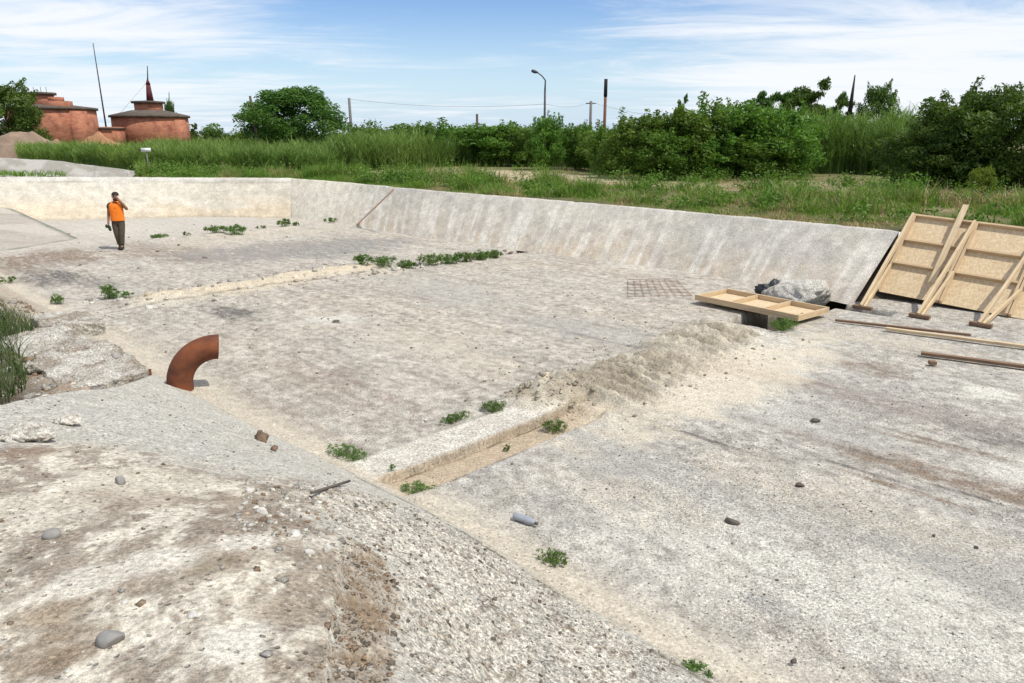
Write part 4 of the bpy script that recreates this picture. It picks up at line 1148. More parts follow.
# ------------------------------------------------------------------ brick tanks with flat cones for roofs
def brick_mat():
    m, nt, b = new_mat("weathered_red_brick"); g = NB(nt)
    p = g.pos(None, True)
    sx = g.n("ShaderNodeSeparateXYZ", {0: p})
    ang = g.math("ARCTAN2", sx.outputs[1], sx.outputs[0])
    uv = g.n("ShaderNodeCombineXYZ", {0: g.math("MULTIPLY", ang, 6.0), 1: sx.outputs[2], 2: 0.0}).outputs[0]
    br = g.n("ShaderNodeTexBrick", {"Vector": uv, "Color1": (0.44, 0.155, 0.08, 1), "Color2": (0.30, 0.095, 0.052, 1), "Mortar": (0.32, 0.22, 0.17, 1), "Scale": 1.0, "Mortar Size": 0.012, "Brick Width": 0.5, "Row Height": 0.16})
    n = g.noise(g.pos((0.5, 0.5, 1.8), True), 1.5, 5, 0.65)
    n2 = g.noise(p, 0.9, 6, 0.7)
    col = g.mix(g.rng(n, 0.40, 0.75, 0, 0.6), br.outputs[0], (0.46, 0.22, 0.125, 1))
    col = g.mix(g.rng(n2, 0.48, 0.66, 0, 0.7), col, (0.15, 0.05, 0.034, 1))
    nt.links.new(col, b.inputs["Base Color"]); b.inputs["Roughness"].default_value = 0.95
    return m
M["brick"] = brick_mat()
M["tar_roof"] = simple_mat("tarred_roof_felt", (0.145, 0.12, 0.10), 0.95, 0.45, 1.2)
M["red_paint"] = simple_mat("dull_red_paint", (0.13, 0.035, 0.04), 0.8, 0.4, 3)
def lathe(prof, seg=56, cap=True):
    V, F = [], []
    for r, z in prof:
        for k in range(seg):
            g = 2 * math.pi * k / seg; V.append((r * math.cos(g), r * math.sin(g), z))
    for i in range(len(prof) - 1):
        for k in range(seg):
            F.append((i * seg + k, i * seg + (k + 1) % seg, (i + 1) * seg + (k + 1) % seg, (i + 1) * seg + k))
    if cap:
        F.append(tuple((len(prof) - 1) * seg + k for k in range(seg))); F.append(tuple(reversed(range(seg))))
    return V, F
def box(c, s, rz=0.0, taper=1.0):
    cx, cy, cz = c; hx, hy, hz = s[0] / 2, s[1] / 2, s[2] / 2
    V = []
    for z, k in ((-hz, 1.0), (hz, taper)):
        for x, y in ((-hx, -hy), (hx, -hy), (hx, hy), (-hx, hy)):
            x, y = x * k, y * k
            V.append((cx + x * math.cos(rz) - y * math.sin(rz), cy + x * math.sin(rz) + y * math.cos(rz), cz + z))
    return V, [(0, 3, 2, 1), (4, 5, 6, 7), (0, 1, 5, 4), (1, 2, 6, 5), (2, 3, 7, 6), (3, 0, 4, 7)]
def part(name, vf, mat, parent, smooth=False):
    return link(name, mesh_from(name, vf[0], vf[1], M[mat] if isinstance(mat, str) else mat, None, smooth), parent)
def tank_masted():
    Y = 110
    ce = at_depth(150, 117, Y); r = 35.2 / FPX * Y * CP; zb = GZ - 0.2
    root = empty("brick_tank", (ce.x, Y, zb), 0, "round red brick tank with a thin mast rising from its roof", "tank")
    he = ce.z - zb
    part("wall", lathe([(r * 1.03, 0), (r, he * 0.6), (r * 0.99, he)]), "brick", root, True)
    zr = at_depth(150, 110.5, Y).z - zb
    rf = part("roof", lathe([(r * 1.05, he - 0.10), (r * 1.05, he + 0.18), (r * 0.46, zr), (0.3, zr + 0.1)]), "tar_roof", root)
    zd = at_depth(146, 103.5, Y).z - zb
    part("drum", lathe([(r * 0.37, zr - 0.5), (r * 0.37, zd)], 40), "brick", root)
    part("drum_roof", lathe([(r * 0.44, zd), (r * 0.44, zd + 0.28), (0.2, zd + 0.42)], 40), "tar_roof", root)
    zt = at_depth(150, 86, Y).z - zb
    vent = part("vent_stack", box((0.5, -0.4, (zd + zt) / 2 + 0.2), (0.95, 0.95, zt - zd), 0.4, 0.55), "red_paint", root)
    zc = at_depth(150, 80, Y).z - zb
    part("vent_cap", box((0.5, -0.4, (zt + zc) / 2 + 0.2), (0.62, 0.62, zc - zt), 0.4, 0.12), "red_paint", vent)
    zm = at_depth(149, 66, Y).z - zb
    part("mast", tube_path([(0.5, -0.4, zc - 0.3), (0.72, -0.4, zm)], [0.09, 0.05], 6), "dark_metal", root)
    part("stair_wall", box((r * 0.90, -r * 0.30, he * 0.45), (1.3, 2.2, he * 0.92), -0.35, 0.8), "brick", root)
    part("guy_wire", tube_path([(0.5, -0.4, zc - 0.2), (-r * 0.5, -r * 0.6, he + 0.55), (-r * 0.98, -r * 0.2, he + 0.25)], [0.02, 0.02, 0.02], 4), "dark_metal", root)
def tank_boxes():
    Y = 100
    ce = at_depth(51, 111, Y); r = 40 / FPX * Y * CP; zb = GZ - 0.2
    root = empty("brick_tank", (ce.x, Y, zb), 0, "round red brick tank half hidden by the dark tree, low boxes on its roof", "tank")
    he = ce.z - zb + 0.2
    part("wall", lathe([(r * 1.03, 0), (r, he * 0.6), (r * 0.99, he)]), "brick", root, True)
    zr = at_depth(51, 105, Y).z - zb
    part("roof", lathe([(r * 1.04, he - 0.1), (r * 1.04, he + 0.2), (r * 0.5, zr), (0.3, zr + 0.1)]), "tar_roof", root)
    zd = at_depth(47, 95, Y).z - zb
    part("drum", lathe([(r * 0.30, zr - 0.6), (r * 0.30, zd)], 40), "brick", root).location = (-1.1, 0, 0)
    part("drum_roof", lathe([(r * 0.36, zd), (r * 0.36, zd + 0.3), (0.2, zd + 0.4)], 40), "tar_roof", root).location = (-1.1, 0, 0)
    b1 = at_depth(70, 104, Y)
    part("roof_box", box((b1.x - ce.x, -2.6, b1.z - zb - 0.4), (2.7, 1.8, 1.3), 0.1), "brick", root)
    part("roof_box", box((b1.x - ce.x - 0.4, -2.2, b1.z - zb + 0.45), (1.4, 1.2, 0.6), 0.1), "brick", root)
    part("stair_wall", box((r * 0.85, -r * 0.42, he * 0.47), (1.6, 2.4, he * 0.96), -0.4, 0.85), "brick", root)
    for dx in (-2.0, -1.3, -0.4, 0.3):
        part("rail_post", tube_path([(dx, -0.8, zd), (dx, -0.8, zd + 0.95)], [0.03, 0.03], 5), "dark_metal", root)
tank_masted(); tank_boxes()
# low brick annex between the tanks
q = at_depth(106, 137, 103)
an = empty("brick_annex", (q.x, 103, GZ - 0.2), 0.0, "low brick annex between the two round tanks", "annex")
part("wall", box((0, 0, 1.6), (3.6, 3.4, 3.2)), "brick", an)
zq = at_depth(106, 129, 103).z - GZ + 0.2
part("upper_wall", box((0.2, 0.5, (3.2 + zq) / 2), (3.0, 2.6, max(0.3, zq - 3.2))), "brick", an)
part("roof", box((0, 0, zq + 0.09), (3.9, 3.7, 0.18)), "tar_roof", an)

# soil heaps before the tanks
def heap(px, ybase, wpx, hpx, Y, colour, label, seed):
    c = at_depth(px, ybase - hpx, Y); w = wpx / FPX * Y * CP / 2; h = (c.z - GZ) * 1.15
    zb = GZ - 0.3
    n = 60; u = np.linspace(-1.25, 1.25, n)
    A, B = np.meshgrid(u, u, indexing="ij")
    r = np.hypot(A, B) + 0.28 * (fbm(A * 2.1 + seed, B * 2.1, 4, 800 + seed) - 0.5)
    z = h * np.maximum(0, 1 - r) ** 0.75 * (0.75 + 0.5 * fbm(A * 3, B * 3, 4, 805 + seed)) - 0.05
    V = np.stack([A.ravel() * w, B.ravel() * w * 0.6, z.ravel()], 1)
    cc = np.asarray(colour)[None] * (0.72 + 0.5 * fbm(A.ravel() * 6, B.ravel() * 6, 4, 809 + seed))[:, None]
    o = link("soil_heap", mesh_from("soil_heap", V, grid_faces(n, n), M["earth"], np.concatenate([cc, np.full((n * n, 1), 0.3)], 1), True))
    o.location = (c.x, Y, GZ - 0.03)
    tag(o, label, "soil heap", "soil heaps by the tanks")
heap(22, 152, 105, 21, 70, (0.30, 0.22, 0.17), "grey brown soil heap under the dark tree", 1)
heap(100, 151, 82, 15, 72, (0.42, 0.23, 0.13), "orange brown soil heap in front of the gap between the brick tanks", 2)
heap(58, 151, 50, 10, 71, (0.40, 0.25, 0.18), "low pinkish soil heap between the grey brown one and the orange one", 3)
# pale concrete slope further off behind the end wall
def far_slab():
    toe = [at(-60, 177, 1.50), at(45, 177, 1.50), at(132, 177.5, 1.50)]
    top = [at(-60, 155, 2.15), at(50, 160, 2.05), at(138, 171.5, 1.75)]
    u, h = np.linspace(0, 1, 80), np.linspace(0, 1, 16)
    a, _ = polyl(toe, u); b, _ = polyl(top, u)
    V = (a[:, None] * (1 - h)[None, :, None] + b[:, None] * h[None, :, None])
    U, H = np.meshgrid(u * 12, h, indexing="ij")
    V[:, :, 2] += 0.09 * (fbm(U * 1.4, H * 3, 4, 821) - 0.5)
    U, H = U.ravel(), H.ravel()
    c = np.tile(np.array((0.43, 0.41, 0.38)), (len(U), 1))
    c = lerp3(c, sstep(0.44, 0.58, fbm(U * 1.1, H * 2.5, 5, 825, 0.6)) * 0.7, (0.27, 0.25, 0.21))
    c = lerp3(c, (np.abs((U % 2.4) - 1.2) > 1.16) * 0.6, (0.25, 0.23, 0.20))
    o = link("concrete_bank", mesh_from("concrete_bank", V.reshape(-1, 3), grid_faces(80, 16), M["wall"], np.concatenate([c, np.full((len(U), 1), 0.15)], 1), True))
    tag(o, "pale jointed concrete bank beyond the cream end wall, below the soil heaps", "concrete bank", None, "thing")
far_slab()

# ------------------------------------------------------------------ poles, lamp and wires
def pole(name, px, ytop, Y, r0, r1, mat, label, lean=0.0, cat="pole", top_mat=None, top_at=0.0):
    top = at_depth(px, ytop, Y); zb = GZ - 0.2
    h = top.z - zb
    root = empty(name, (top.x - lean, Y, zb), 0, label, cat)
    d = Vector((lean, 0, h))
    if top_mat:
        part("shaft", tube_path([(0, 0, 0), d * top_at], [r0, r0 * 0.9], 8), mat, root, True)
        part("top_section", tube_path([d * top_at, d], [r0 * 1.15, r1 * 1.15], 8), top_mat, root, True)
    else:
        part("shaft", tube_path([(0, 0, 0), d * 0.5, d], [r0, (r0 + r1) / 2, r1], 8), mat, root, True)
    return root, d
lp, d = pole("street_lamp", 545, 90, 62, 0.11, 0.08, "lamp_post", "street lamp with a curved arm above the reeds", 0, "street lamp")
k = FPX / (62 * CP)
arm = [Vector((0, 0, d.z)), Vector((0.02, 0, d.z + 9 / k)), Vector((-3 / k, 0, d.z + 13 / k)), Vector((-8 / k, 0, d.z + 16.5 / k))]
part("arm", tube_path(arm, [0.07, 0.055, 0.05, 0.045], 7), "lamp_post", lp, True)
hd = part("lamp_head", tube_path([arm[-1] + Vector((0.1, 0, -0.04)), arm[-1] + Vector((-0.15, 0, 0.03)), arm[-1] + Vector((-0.38, 0, 0.10)), arm[-1] + Vector((-0.45, 0, 0.12))], [0.05, 0.13, 0.12, 0.05], 8), "lamp_post", lp, True)
pole("signal_pole", 606, 79, 58, 0.12, 0.11, "pole_rust", "rust red pole with a dark top section standing in the bushes", 0.0, "pole", "pole_dark", 0.80)
pp, d = pole("utility_pole", 591, 101, 85, 0.17, 0.14, "pole_concrete", "short grey utility pole between the street lamp and the rust red pole", 0.0, "utility pole")
part("crossarm", box((0, 0, d.z - 0.25), (1.1, 0.12, 0.12)), "pole_concrete", pp)
pp, d = pole("utility_pole", 349, 98, 72, 0.16, 0.12, "pole_concrete", "grey utility pole with a small crossarm beside the dome tree", -0.1, "utility pole")
part("crossarm", box((-0.55, 0, d.z * 0.60), (1.1, 0.12, 0.12)), "pole_concrete", pp)
part("insulator", tube_path([(-1.0, 0, d.z * 0.60), (-1.0, 0, d.z * 0.60 + 0.32)], [0.06, 0.05], 6), "dark_metal", pp)
pole("wooden_pole", 250, 96, 57, 0.13, 0.09, "pole_wood", "weathered wooden pole leaning before the side of the dome tree", -0.35, "pole")
pole("leaning_pole", 855, 75, 48, 0.15, 0.03, "pole_wood", "leaning dark pole with a pointed top among the reeds", 0.15, "pole", "pole_dark", 0.55)
pole("wooden_post", 477, 114, 80, 0.13, 0.12, "pole_wood", "short dark post just clearing the middle of the reed bed", 0, "post")
pole("radio_mast", 93, 43, 105, 0.14, 0.05, "dark_metal", "tall thin mast between the two brick tanks", -0.2, "mast")
pole("marker_post", 363, 130, 75, 0.07, 0.07, "pole_wood", "thin low post just beside the grey utility pole with the crossarm", 0, "post")
def wire(p0, p1, sag, label, r=0.016):
    p0, p1 = Vector(p0), Vector(p1); pts = []
    for i in range(25):
        t = i / 24; q = p0.lerp(p1, t); q.z -= sag * 4 * t * (1 - t); pts.append(q)
    o = link("overhead_wire", mesh_from("overhead_wire", *tube_path(pts, [r] * 25, 4), M["dark_metal"]))
    tag(o, label, "wire", "overhead wires")
a = at_depth(349, 99, 72); b = at_depth(545, 104, 62); c_ = at_depth(591, 102, 85); e_ = at_depth(606, 108, 58)
wire(a, b, 0.40, "overhead wire sagging from the crossarm pole to the street lamp", 0.012)
wire(b, c_, 0.35, "overhead wire from the street lamp to the short grey pole", 0.011)
wire(c_, at_depth(700, 118, 95), 0.5, "overhead wire running from the short grey pole into the thicket", 0.012)
# small white sign in the grass before the masted tank
q = at_depth(146, 151, 39)
sg = empty("sign_board", (q.x, 39, GZ - 0.1), 0, "small blank white sign on a post in front of the masted brick tank", "sign")
part("post", tube_path([(0, 0.03, 0), (0, 0.03, q.z - GZ + 0.1)], [0.03, 0.03], 6), "pole_concrete", sg)
M["white_paint"] = simple_mat("white_paint", (0.75, 0.75, 0.74), 0.6, 0.1)
part("board", box((0, 0, q.z - GZ + 0.15), (0.50, 0.03, 0.20)), "white_paint", sg)
# ------------------------------------------------------------------ timber: leaning panels, braces, tray, loose planks
def beam(name, p0, p1, w, h, mat, parent=None, up=Vector((0, 0, 1))):
    """timber from p0 to p1, w wide and h thick (h along 'up'), local X along the grain"""
    p0, p1 = Vector(p0), Vector(p1); L = (p1 - p0).length
    x = (p1 - p0).normalized(); y = up.cross(x).normalized(); z = x.cross(y)
    bm = bmesh.new()
    bmesh.ops.create_cube(bm, size=1.0)
    bmesh.ops.scale(bm, vec=(L, w, h), verts=bm.verts)
    bmesh.ops.bevel(bm, geom=list(bm.edges), offset=min(w, h) * 0.06, segments=1, affect="EDGES")
    me = bpy.data.meshes.new(name); bm.to_mesh(me); bm.free()
    me.materials.append(M[mat])
    o = link(name, me, parent)
    m = Matrix((( x.x, y.x, z.x, 0), (x.y, y.y, z.y, 0), (x.z, y.z, z.z, 0), (0, 0, 0, 1)))
    m.translation = (p0 + p1) / 2
    if parent is not None:
        m = parent_matrix(parent).inverted() @ m
    o.matrix_basis = m
    return o
def parent_matrix(p):
    return Matrix.Translation(p.location) @ p.rotation_euler.to_matrix().to_4x4()
PW = 1.25
def panel_xy(px, py, off=0.0):
    d = ray(px, py); c = Vector((0, 0, CAMH)); o2 = O + nv * off
    t = (o2 - c).dot(nv) / d.dot(nv); q = c + d * t - O
    return q.dot(al_v), q.dot(up_v)
labs = ["first chipboard panel leaning on the slope, next to the end of the bare streaked wall",
        "middle chipboard formwork panel of the three leaning side by side on the slope",
        "chipboard formwork panel leaning at the edge of the photo, last of the three"]
for i in range(3):
    x0, x1 = i * (PW + 0.012), i * (PW + 0.012) + PW
    root = empty("timber_formwork", on_panel((x0 + x1) / 2, 0), 0, labs[i], "formwork panel", "formwork panels on the slope")
    bs = beam("sheet", on_panel(x0 + PW / 2, 0, -0.006), on_panel(x0 + PW / 2, PL, -0.006), PW, 0.012, "osb", root, nv)
    for x in (x0 + 0.026, x1 - 0.026):
        beam("stud", on_panel(x, 0, 0.046), on_panel(x, PL, 0.046), 0.05, 0.088, "wood", root, nv)
    for y in (0.10, PL * 0.36, PL * 0.66, PL - 0.026):
        if y < 0.2: continue
        beam("rib", on_panel(x0 + 0.054, y, 0.046), on_panel(x1 - 0.054, y, 0.046), 0.05, 0.088, "wood", root, nv)
def brace(x, y, fpx, fpy, label, w=0.10, h=0.05, foot=True, mat="wood_pale", off=0.12, strut=None):
    p = on_panel(x, y, off); f = at(fpx, fpy, 0.05)
    root = empty("timber_brace", f, 0, label, "brace", "timber braces holding the panels")
    side = al_v
    beam("plank", f, p, h, w, mat, root, side.cross((p - f).normalized()).normalized())
    if strut:
        q = on_panel(strut[0], strut[1], off * 0.8)
        beam("strut", f + side * 0.07, q, 0.045, 0.09, mat, root, side.cross((q - f).normalized()).normalized())
    if foot:
        g0, g1 = f - al_v * 0.16, f + al_v * 0.22
        beam("foot_block", Vector((g0.x, g0.y, 0.045)), Vector((g1.x, g1.y, 0.045)), 0.11, 0.07, "wood_dark", root)
    return root
brace(0.0, PL * 0.97, 861, 307, "long pale brace down the edge of the formwork panel beside the open gap", 0.13, 0.05, strut=(0.04, PL * 0.30))
brace(PW, PL * 0.97, 918, 315.5, "long pale brace at the seam between the first and second formwork panels", 0.13, 0.05, strut=(PW + 0.03, PL * 0.34))
brace(PW * 2, PL * 0.93, 979, 324, "long pale brace at the seam between the second and last formwork panels", 0.11, 0.05, strut=(PW * 2 + 0.05, PL * 0.26))
x, y = panel_xy(966, 205, 0.16); x2, y2 = panel_xy(931, 283, 0.12)
lo = beam("loose_plank", on_panel(x2, y2, 0.12), on_panel(x, y, 0.16), 0.12, 0.035, "wood_pale", None, nv)
tag(lo, "loose pale plank lying over the first formwork panel and sticking up above its top", "plank")
def flat_plank(p0, p1, w, h, mat, label, z=0.03, name="timber_plank"):
    a, b = at(p0[0], p0[1], z + h / 2), at(p1[0], p1[1], z + h / 2)
    tag(beam(name, a, b, w, h, mat), label, "plank", "planks lying on the slab")
flat_plank((835, 320), (971, 335), 0.07, 0.04, "wood_dark", "thin brown batten lying on the slab nearest the brace feet")
flat_plank((886, 328.5), (1060, 351), 0.09, 0.05, "wood_pale", "pale squared timber lying on the slab, the middle of three", 0.03)
flat_plank((921, 353), (1075, 373), 0.10, 0.05, "wood_dark", "dark brown timber lying on the slab, nearest the camera", 0.03)
tag(beam("timber_offcut", at(929, 362.5, 0.05), at(936, 362.8, 0.05), 0.09, 0.06, "wood_dark"), "short dark offcut beside the end of the dark brown timber", "offcut")
st = at(396, 189, 1.60); sb = at(358, 225.5, 0.06)
M["pink_wood"] = wood_mat("reddish_timber", (0.58, 0.43, 0.32), (0.44, 0.31, 0.22))
tag(beam("timber_lath", sb + Vector((-0.05, -0.05, 0.02)), st + Vector((-0.05, -0.05, 0.02)), 0.10, 0.04, "pink_wood", None, Vector((-0.5, -0.5, 0.7))), "pinkish lath lying straight down the concrete slope at its far bend", "lath")

# shallow tray of chipboard and battens, bridging the trench
def tray():
    z = 0.10
    A, B = at(694.5, 299.5, z), at(798, 321, z)
    ex = (B - A).normalized(); L = (B - A).length
    q = at(722, 290.5, z) - A
    ey = Vector((-ex.y, ex.x, 0))
    if ey.dot(q) < 0: ey = -ey
    W = 1.12
    root = empty("tray", A, 0, "shallow three bay chipboard tray lying across the trench", "formwork tray")
    def p(x, y, zz=0.0): return A + ex * x + ey * y + Vector((0, 0, zz))
    beam("sheet", p(0, W / 2, 0.0), p(L, W / 2, 0.0), W, 0.014, "osb", root)
    for y in (0.03, W - 0.03):
        beam("rail", p(0, y, 0.058), p(L, y, 0.058), 0.05, 0.10, "wood", root)
    for x in (0.03, L * 0.34, L * 0.66, L - 0.03):
        beam("crossbar", p(x, 0.057, 0.054), p(x, W - 0.057, 0.054), 0.05, 0.09, "wood", root)
tray()

# rusty reinforcement mesh lying on the middle slab
def rebar():
    c = [at(x, y, 0.03) for x, y in ((628, 280), (676, 279), (692, 296), (628, 297))]
    parts = []
    for i in range(9):
        t = i / 8
        parts.append(tube_path([c[0].lerp(c[1], t), c[3].lerp(c[2], t)], [0.0055] * 2, 5))
    for i in range(7):
        t = i / 6
        a, b = c[0].lerp(c[3], t), c[1].lerp(c[2], t)
        parts.append(tube_path([a + Vector((0, 0, .012)), b + Vector((0, 0, .012))], [0.0055] * 2, 5))
    V, F = join_parts(parts)
    tag(link("rebar_mesh", mesh_from("rebar_mesh", V, F, simple_mat("pale_rust", (0.30, 0.17, 0.11), 0.9, 0.3))), "flat grid of thin rusty rods lying on the middle slab near the tray", "rebar mesh")
rebar()

# ------------------------------------------------------------------ rusted pipe elbow standing up out of the apron
def elbow():
    base = at(181, 391, 0.02)
    depth = base.y * CP + (CAMH - 0.4) * SP
    k = FPX / depth
    R, r, th = 35.0 / k, 12.5 / k, 0.016
    V, F = [], []; seg, n = 36, 22
    c = Vector((R, 0, 0.10))
    dirx = Vector((0.91, 0.41, 0.0)).normalized(); diry = Vector((-dirx.y, dirx.x, 0))
    rings = []
    def ring(cen, rad, ax_r, y):
        o = len(V)
        for k2 in range(seg):
            g = 2 * math.pi * k2 / seg
            V.append(tuple(cen + (ax_r * math.cos(g) + y * math.sin(g)) * rad))
        return o
    def path(i):
        if i == -1:
            return Vector((0, 0, -0.5)), Vector((-1, 0, 0))
        a = math.radians(97) * i / n
        return c + Vector((-R * math.cos(a), 0, R * math.sin(a))), Vector((-math.cos(a), 0, math.sin(a)))
    for rad, rev in ((r, False), (r - th, True)):
        rs = []
        for i in range(-1, n + 1):
            p, axr = path(i)
            w = lambda v: dirx * v.x + diry * v.y + Vector((0, 0, v.z))
            bulge = 1.0 + (0.02 if i >= n - 0 else 0)
            rs.append(ring(w(p), rad * bulge, w(axr), diry))
        for a, b in zip(rs[:-1], rs[1:]):
            for k2 in range(seg):
                q = (a + k2, a + (k2 + 1) % seg, b + (k2 + 1) % seg, b + k2)
                F.append(q[::-1] if rev else q)
        rings.append(rs)
    for k2 in range(seg):
        F.append((rings[0][-1] + k2, rings[0][-1] + (k2 + 1) % seg, rings[1][-1] + (k2 + 1) % seg, rings[1][-1] + k2))
    o = link("pipe_elbow", mesh_from("pipe_elbow", V, F, M["rust"], None, True))
    o.location = base
    tag(o, "rust brown pipe elbow rising from the edge of the apron and bending over the slab", "pipe")
elbow()
q = bank_at(150, 375, 0.15)
tag(link("rebar_stub", mesh_from("rebar_stub", *tube_path([(q.x, q.y, q.z - 0.05), (q.x + 0.01, q.y, q.z + 0.09)], [0.022, 0.02], 7), M["rust"], None, True)), "short dark metal stub sticking up from the concrete beside the pipe elbow", "metal stub")

# ------------------------------------------------------------------ stones and broken concrete
def rock_mesh(name, size, seed, mat, sub=3, rough=0.35, flat_bottom=True, facets=10):
    rng = np.random.RandomState(seed)
    bm = bmesh.new(); bmesh.ops.create_icosphere(bm, subdivisions=sub, radius=1.0)
    V = np.array([v.co[:] for v in bm.verts]); F = np.array([[v.index for v in f.verts] for f in bm.faces]); bm.free()
    for _ in range(facets):                                        # knock flats off
        d = unit(1, rng)[0]; lim = 0.48 + 0.36 * rng.rand()
        h = V @ d; V -= np.maximum(h - lim, 0)[:, None] * d[None] * 0.92
    nz = fbm(V[:, 0] * 1.8 + V[:, 2] * 1.1 + seed, V[:, 1] * 1.8 - V[:, 2] * 1.3, 4, seed)
    V *= (1 + rough * (nz - 0.5) * 1.4)[:, None]
    n2 = fbm(V[:, 0] * 7 + V[:, 2] * 5, V[:, 1] * 7 - V[:, 2] * 6, 3, seed + 2)
    V *= (1 + rough * 0.60 * (n2 - 0.5))[:, None]
    V *= np.asarray(size)[None] / 2
    if flat_bottom:
        V[:, 2] = np.maximum(V[:, 2], -0.28 * size[2])
    col = None
    if mat == "white_lump":
        q = fbm(V[:, 0] * 9 / max(size) + seed, V[:, 1] * 9 / max(size) + V[:, 2] * 5 / max(size), 5, seed + 9, 0.65)
        c = lerp3(np.tile(np.array((0.60, 0.57, 0.51)), (len(V), 1)), sstep(0.52, 0.62, q) * 0.7, (0.36, 0.32, 0.27))
        col = np.concatenate([lerp3(c, sstep(0.46, 0.38, q) * 0.7, (0.70, 0.68, 0.63)), np.full((len(V), 1), 0.45)], 1)
        return mesh_from(name, V, F, M["bank"], col, True)
    return mesh_from(name, V, F, M[mat], col, sub >= 3)
M["stone_grey"] = simple_mat("grey_river_stone", (0.30, 0.29, 0.27), 0.85, 0.3, 9, 0.002, 0.2, obj=True)
M["stone_dark"] = simple_mat("dark_stone", (0.13, 0.11, 0.095), 0.9, 0.3, 9, 0.002, 0.2)
M["stone_white"] = simple_mat("white_lime_rubble", (0.66, 0.635, 0.58), 0.95, 0.30, 7, 0.01, 0.1)
M["stone_tan"] = simple_mat("tan_rubble", (0.50, 0.38, 0.28), 0.95, 0.25, 8, 0.004, 0.1)
M["clod"] = simple_mat("dry_soil_clod", (0.22, 0.155, 0.11), 0.98, 0.35, 8, 0.012, 0.05)
M["rubble"] = simple_mat("broken_concrete", (0.46, 0.435, 0.40), 0.95, 0.5, 7, 0.016, 0.1, c2=(0.22, 0.20, 0.175))
def stone(px, py, wpx, hpx, mat, label, z0=None, seed=1, name="stone", cat="stone", deep=0.75, rz=0.3, rough=0.35, group=None, sub=3):
    p = bank_at(px, py + hpx * 0.3, 1.2) if z0 is None else at(px, py + hpx * 0.3, z0)
    dep = p.y * CP + (CAMH - p.z) * SP; k = FPX / dep
    w, h = wpx / k, hpx / k
    o = link(name, rock_mesh(name, (w, w * deep, h), seed, mat, sub, rough, True, 3 if mat == 'stone_grey' else 10))
    o.location = (p.x, p.y, p.z + 0.20 * h); o.rotation_euler = (0, 0, rz * (seed % 5 - 2))
    tag(o, label, cat, group)
    return o
G1 = "loose stones on the near slab"
stone(27, 432, 64, 25, "white_lump", "largest white concrete chunk lying on the near apron", None, 61, "concrete_chunk", "rubble", 0.8, 0.1, 0.6, None, 5)
stone(69, 420, 26, 13, "white_lump", "small white chunk beside the largest white one", None, 62, "concrete_chunk", "rubble", 0.8, 0.1, 0.55, None, 5)
stone(111, 637, 28, 20, "stone_grey", "smooth grey stone lying nearest the camera on the dirt stained slab", None, 13, rz=0.1, rough=0.2, group=G1)
stone(53, 533, 19, 12, "stone_grey", "flat round grey stone on the dirt stained slab, midway up", None, 14, rough=0.2, group=G1)
stone(120, 480, 13, 11, "stone_grey", "small grey stone farthest from the camera on the dirt stained slab", None, 15, rough=0.25, group=G1)
stone(263, 511, 14, 10, "stone_white", "biggest of the white stones at the soil patch by the apron", None, 16, group=G1)
stone(251, 490, 11, 7, "stone_white", "white stone farthest up the soil patch", None, 17, group=G1)
stone(247, 513, 7, 6, "stone_tan", "tan pebble touching the biggest white stone", None, 18, group=G1, sub=2)
stone(256, 507, 8, 5, "stone_white", "little white stone just behind the biggest white stone", None, 19, group=G1, sub=2)
stone(295, 533, 16, 6, "stone_white", "flat white flake on the soil patch", None, 20, group=G1)
stone(310, 551, 12, 10, "stone_white", "white angular stone at the slab's broken edge", None, 21, group=G1)
stone(319, 567, 7, 7, "stone_white", "small white stone just below the angular one", None, 22, group=G1, sub=2)
stone(328, 548, 9, 12, "stone_white", "upright white stone at the lip of the broken edge", None, 23, group=G1)
stone(125, 602, 9, 6, "stone_white", "lone small white stone in the middle of the dirt stained slab", None, 24, group=G1, sub=2)
stone(193, 614, 14, 8, "stone_white", "white lump half sunk in the dirt stained slab", None, 26, group=G1)
stone(263, 436, 18, 16, "clod", "reddish brown soil clod on the apron near the pipe elbow", None, 27, "soil_clod", "clod", 0.9, 0.2, 0.8)
stone(274, 448, 10, 7, "clod", "small brown clod beside the reddish one", None, 28, "soil_clod", "clod", 0.9, 0.2, 0.6, None, 2)
G2 = "dark stones on the near slab floor"
stone(731, 521, 17, 7, "stone_dark", "flat brown stone lying alone on the smooth grey slab", 0.0, 31, group=G2, rough=0.25)
stone(800, 484, 11, 6, "stone_dark", "dark stone on the slab beyond the flat brown one", 0.0, 32, group=G2)
stone(815, 420, 12, 4, "stone_dark", "dark flat stone on the grey stained strip of slab", 0.0, 33, group=G2)
stone(934, 535, 5, 4, "stone_dark", "tiny dark stone below the tyre marks", 0.0, 34, group=G2, sub=2)
stone(976, 547, 5, 4, "stone_dark", "tiny dark stone farthest toward the photo's edge", 0.0, 35, group=G2, sub=2)
stone(777, 580, 5, 3, "stone_dark", "tiny dark stone nearest the sandy toe", 0.0, 36, group=G2, sub=2)
stone(793, 660, 8, 6, "stone_dark", "dark clod at the sandy foot of the apron near the bottom of the photo", 0.03, 37, group=G2, sub=2)
stone(336, 321, 9, 4, "stone_dark", "small dark stone on the pale spot of the middle slab", 0.0, 38, group=G2, sub=2)
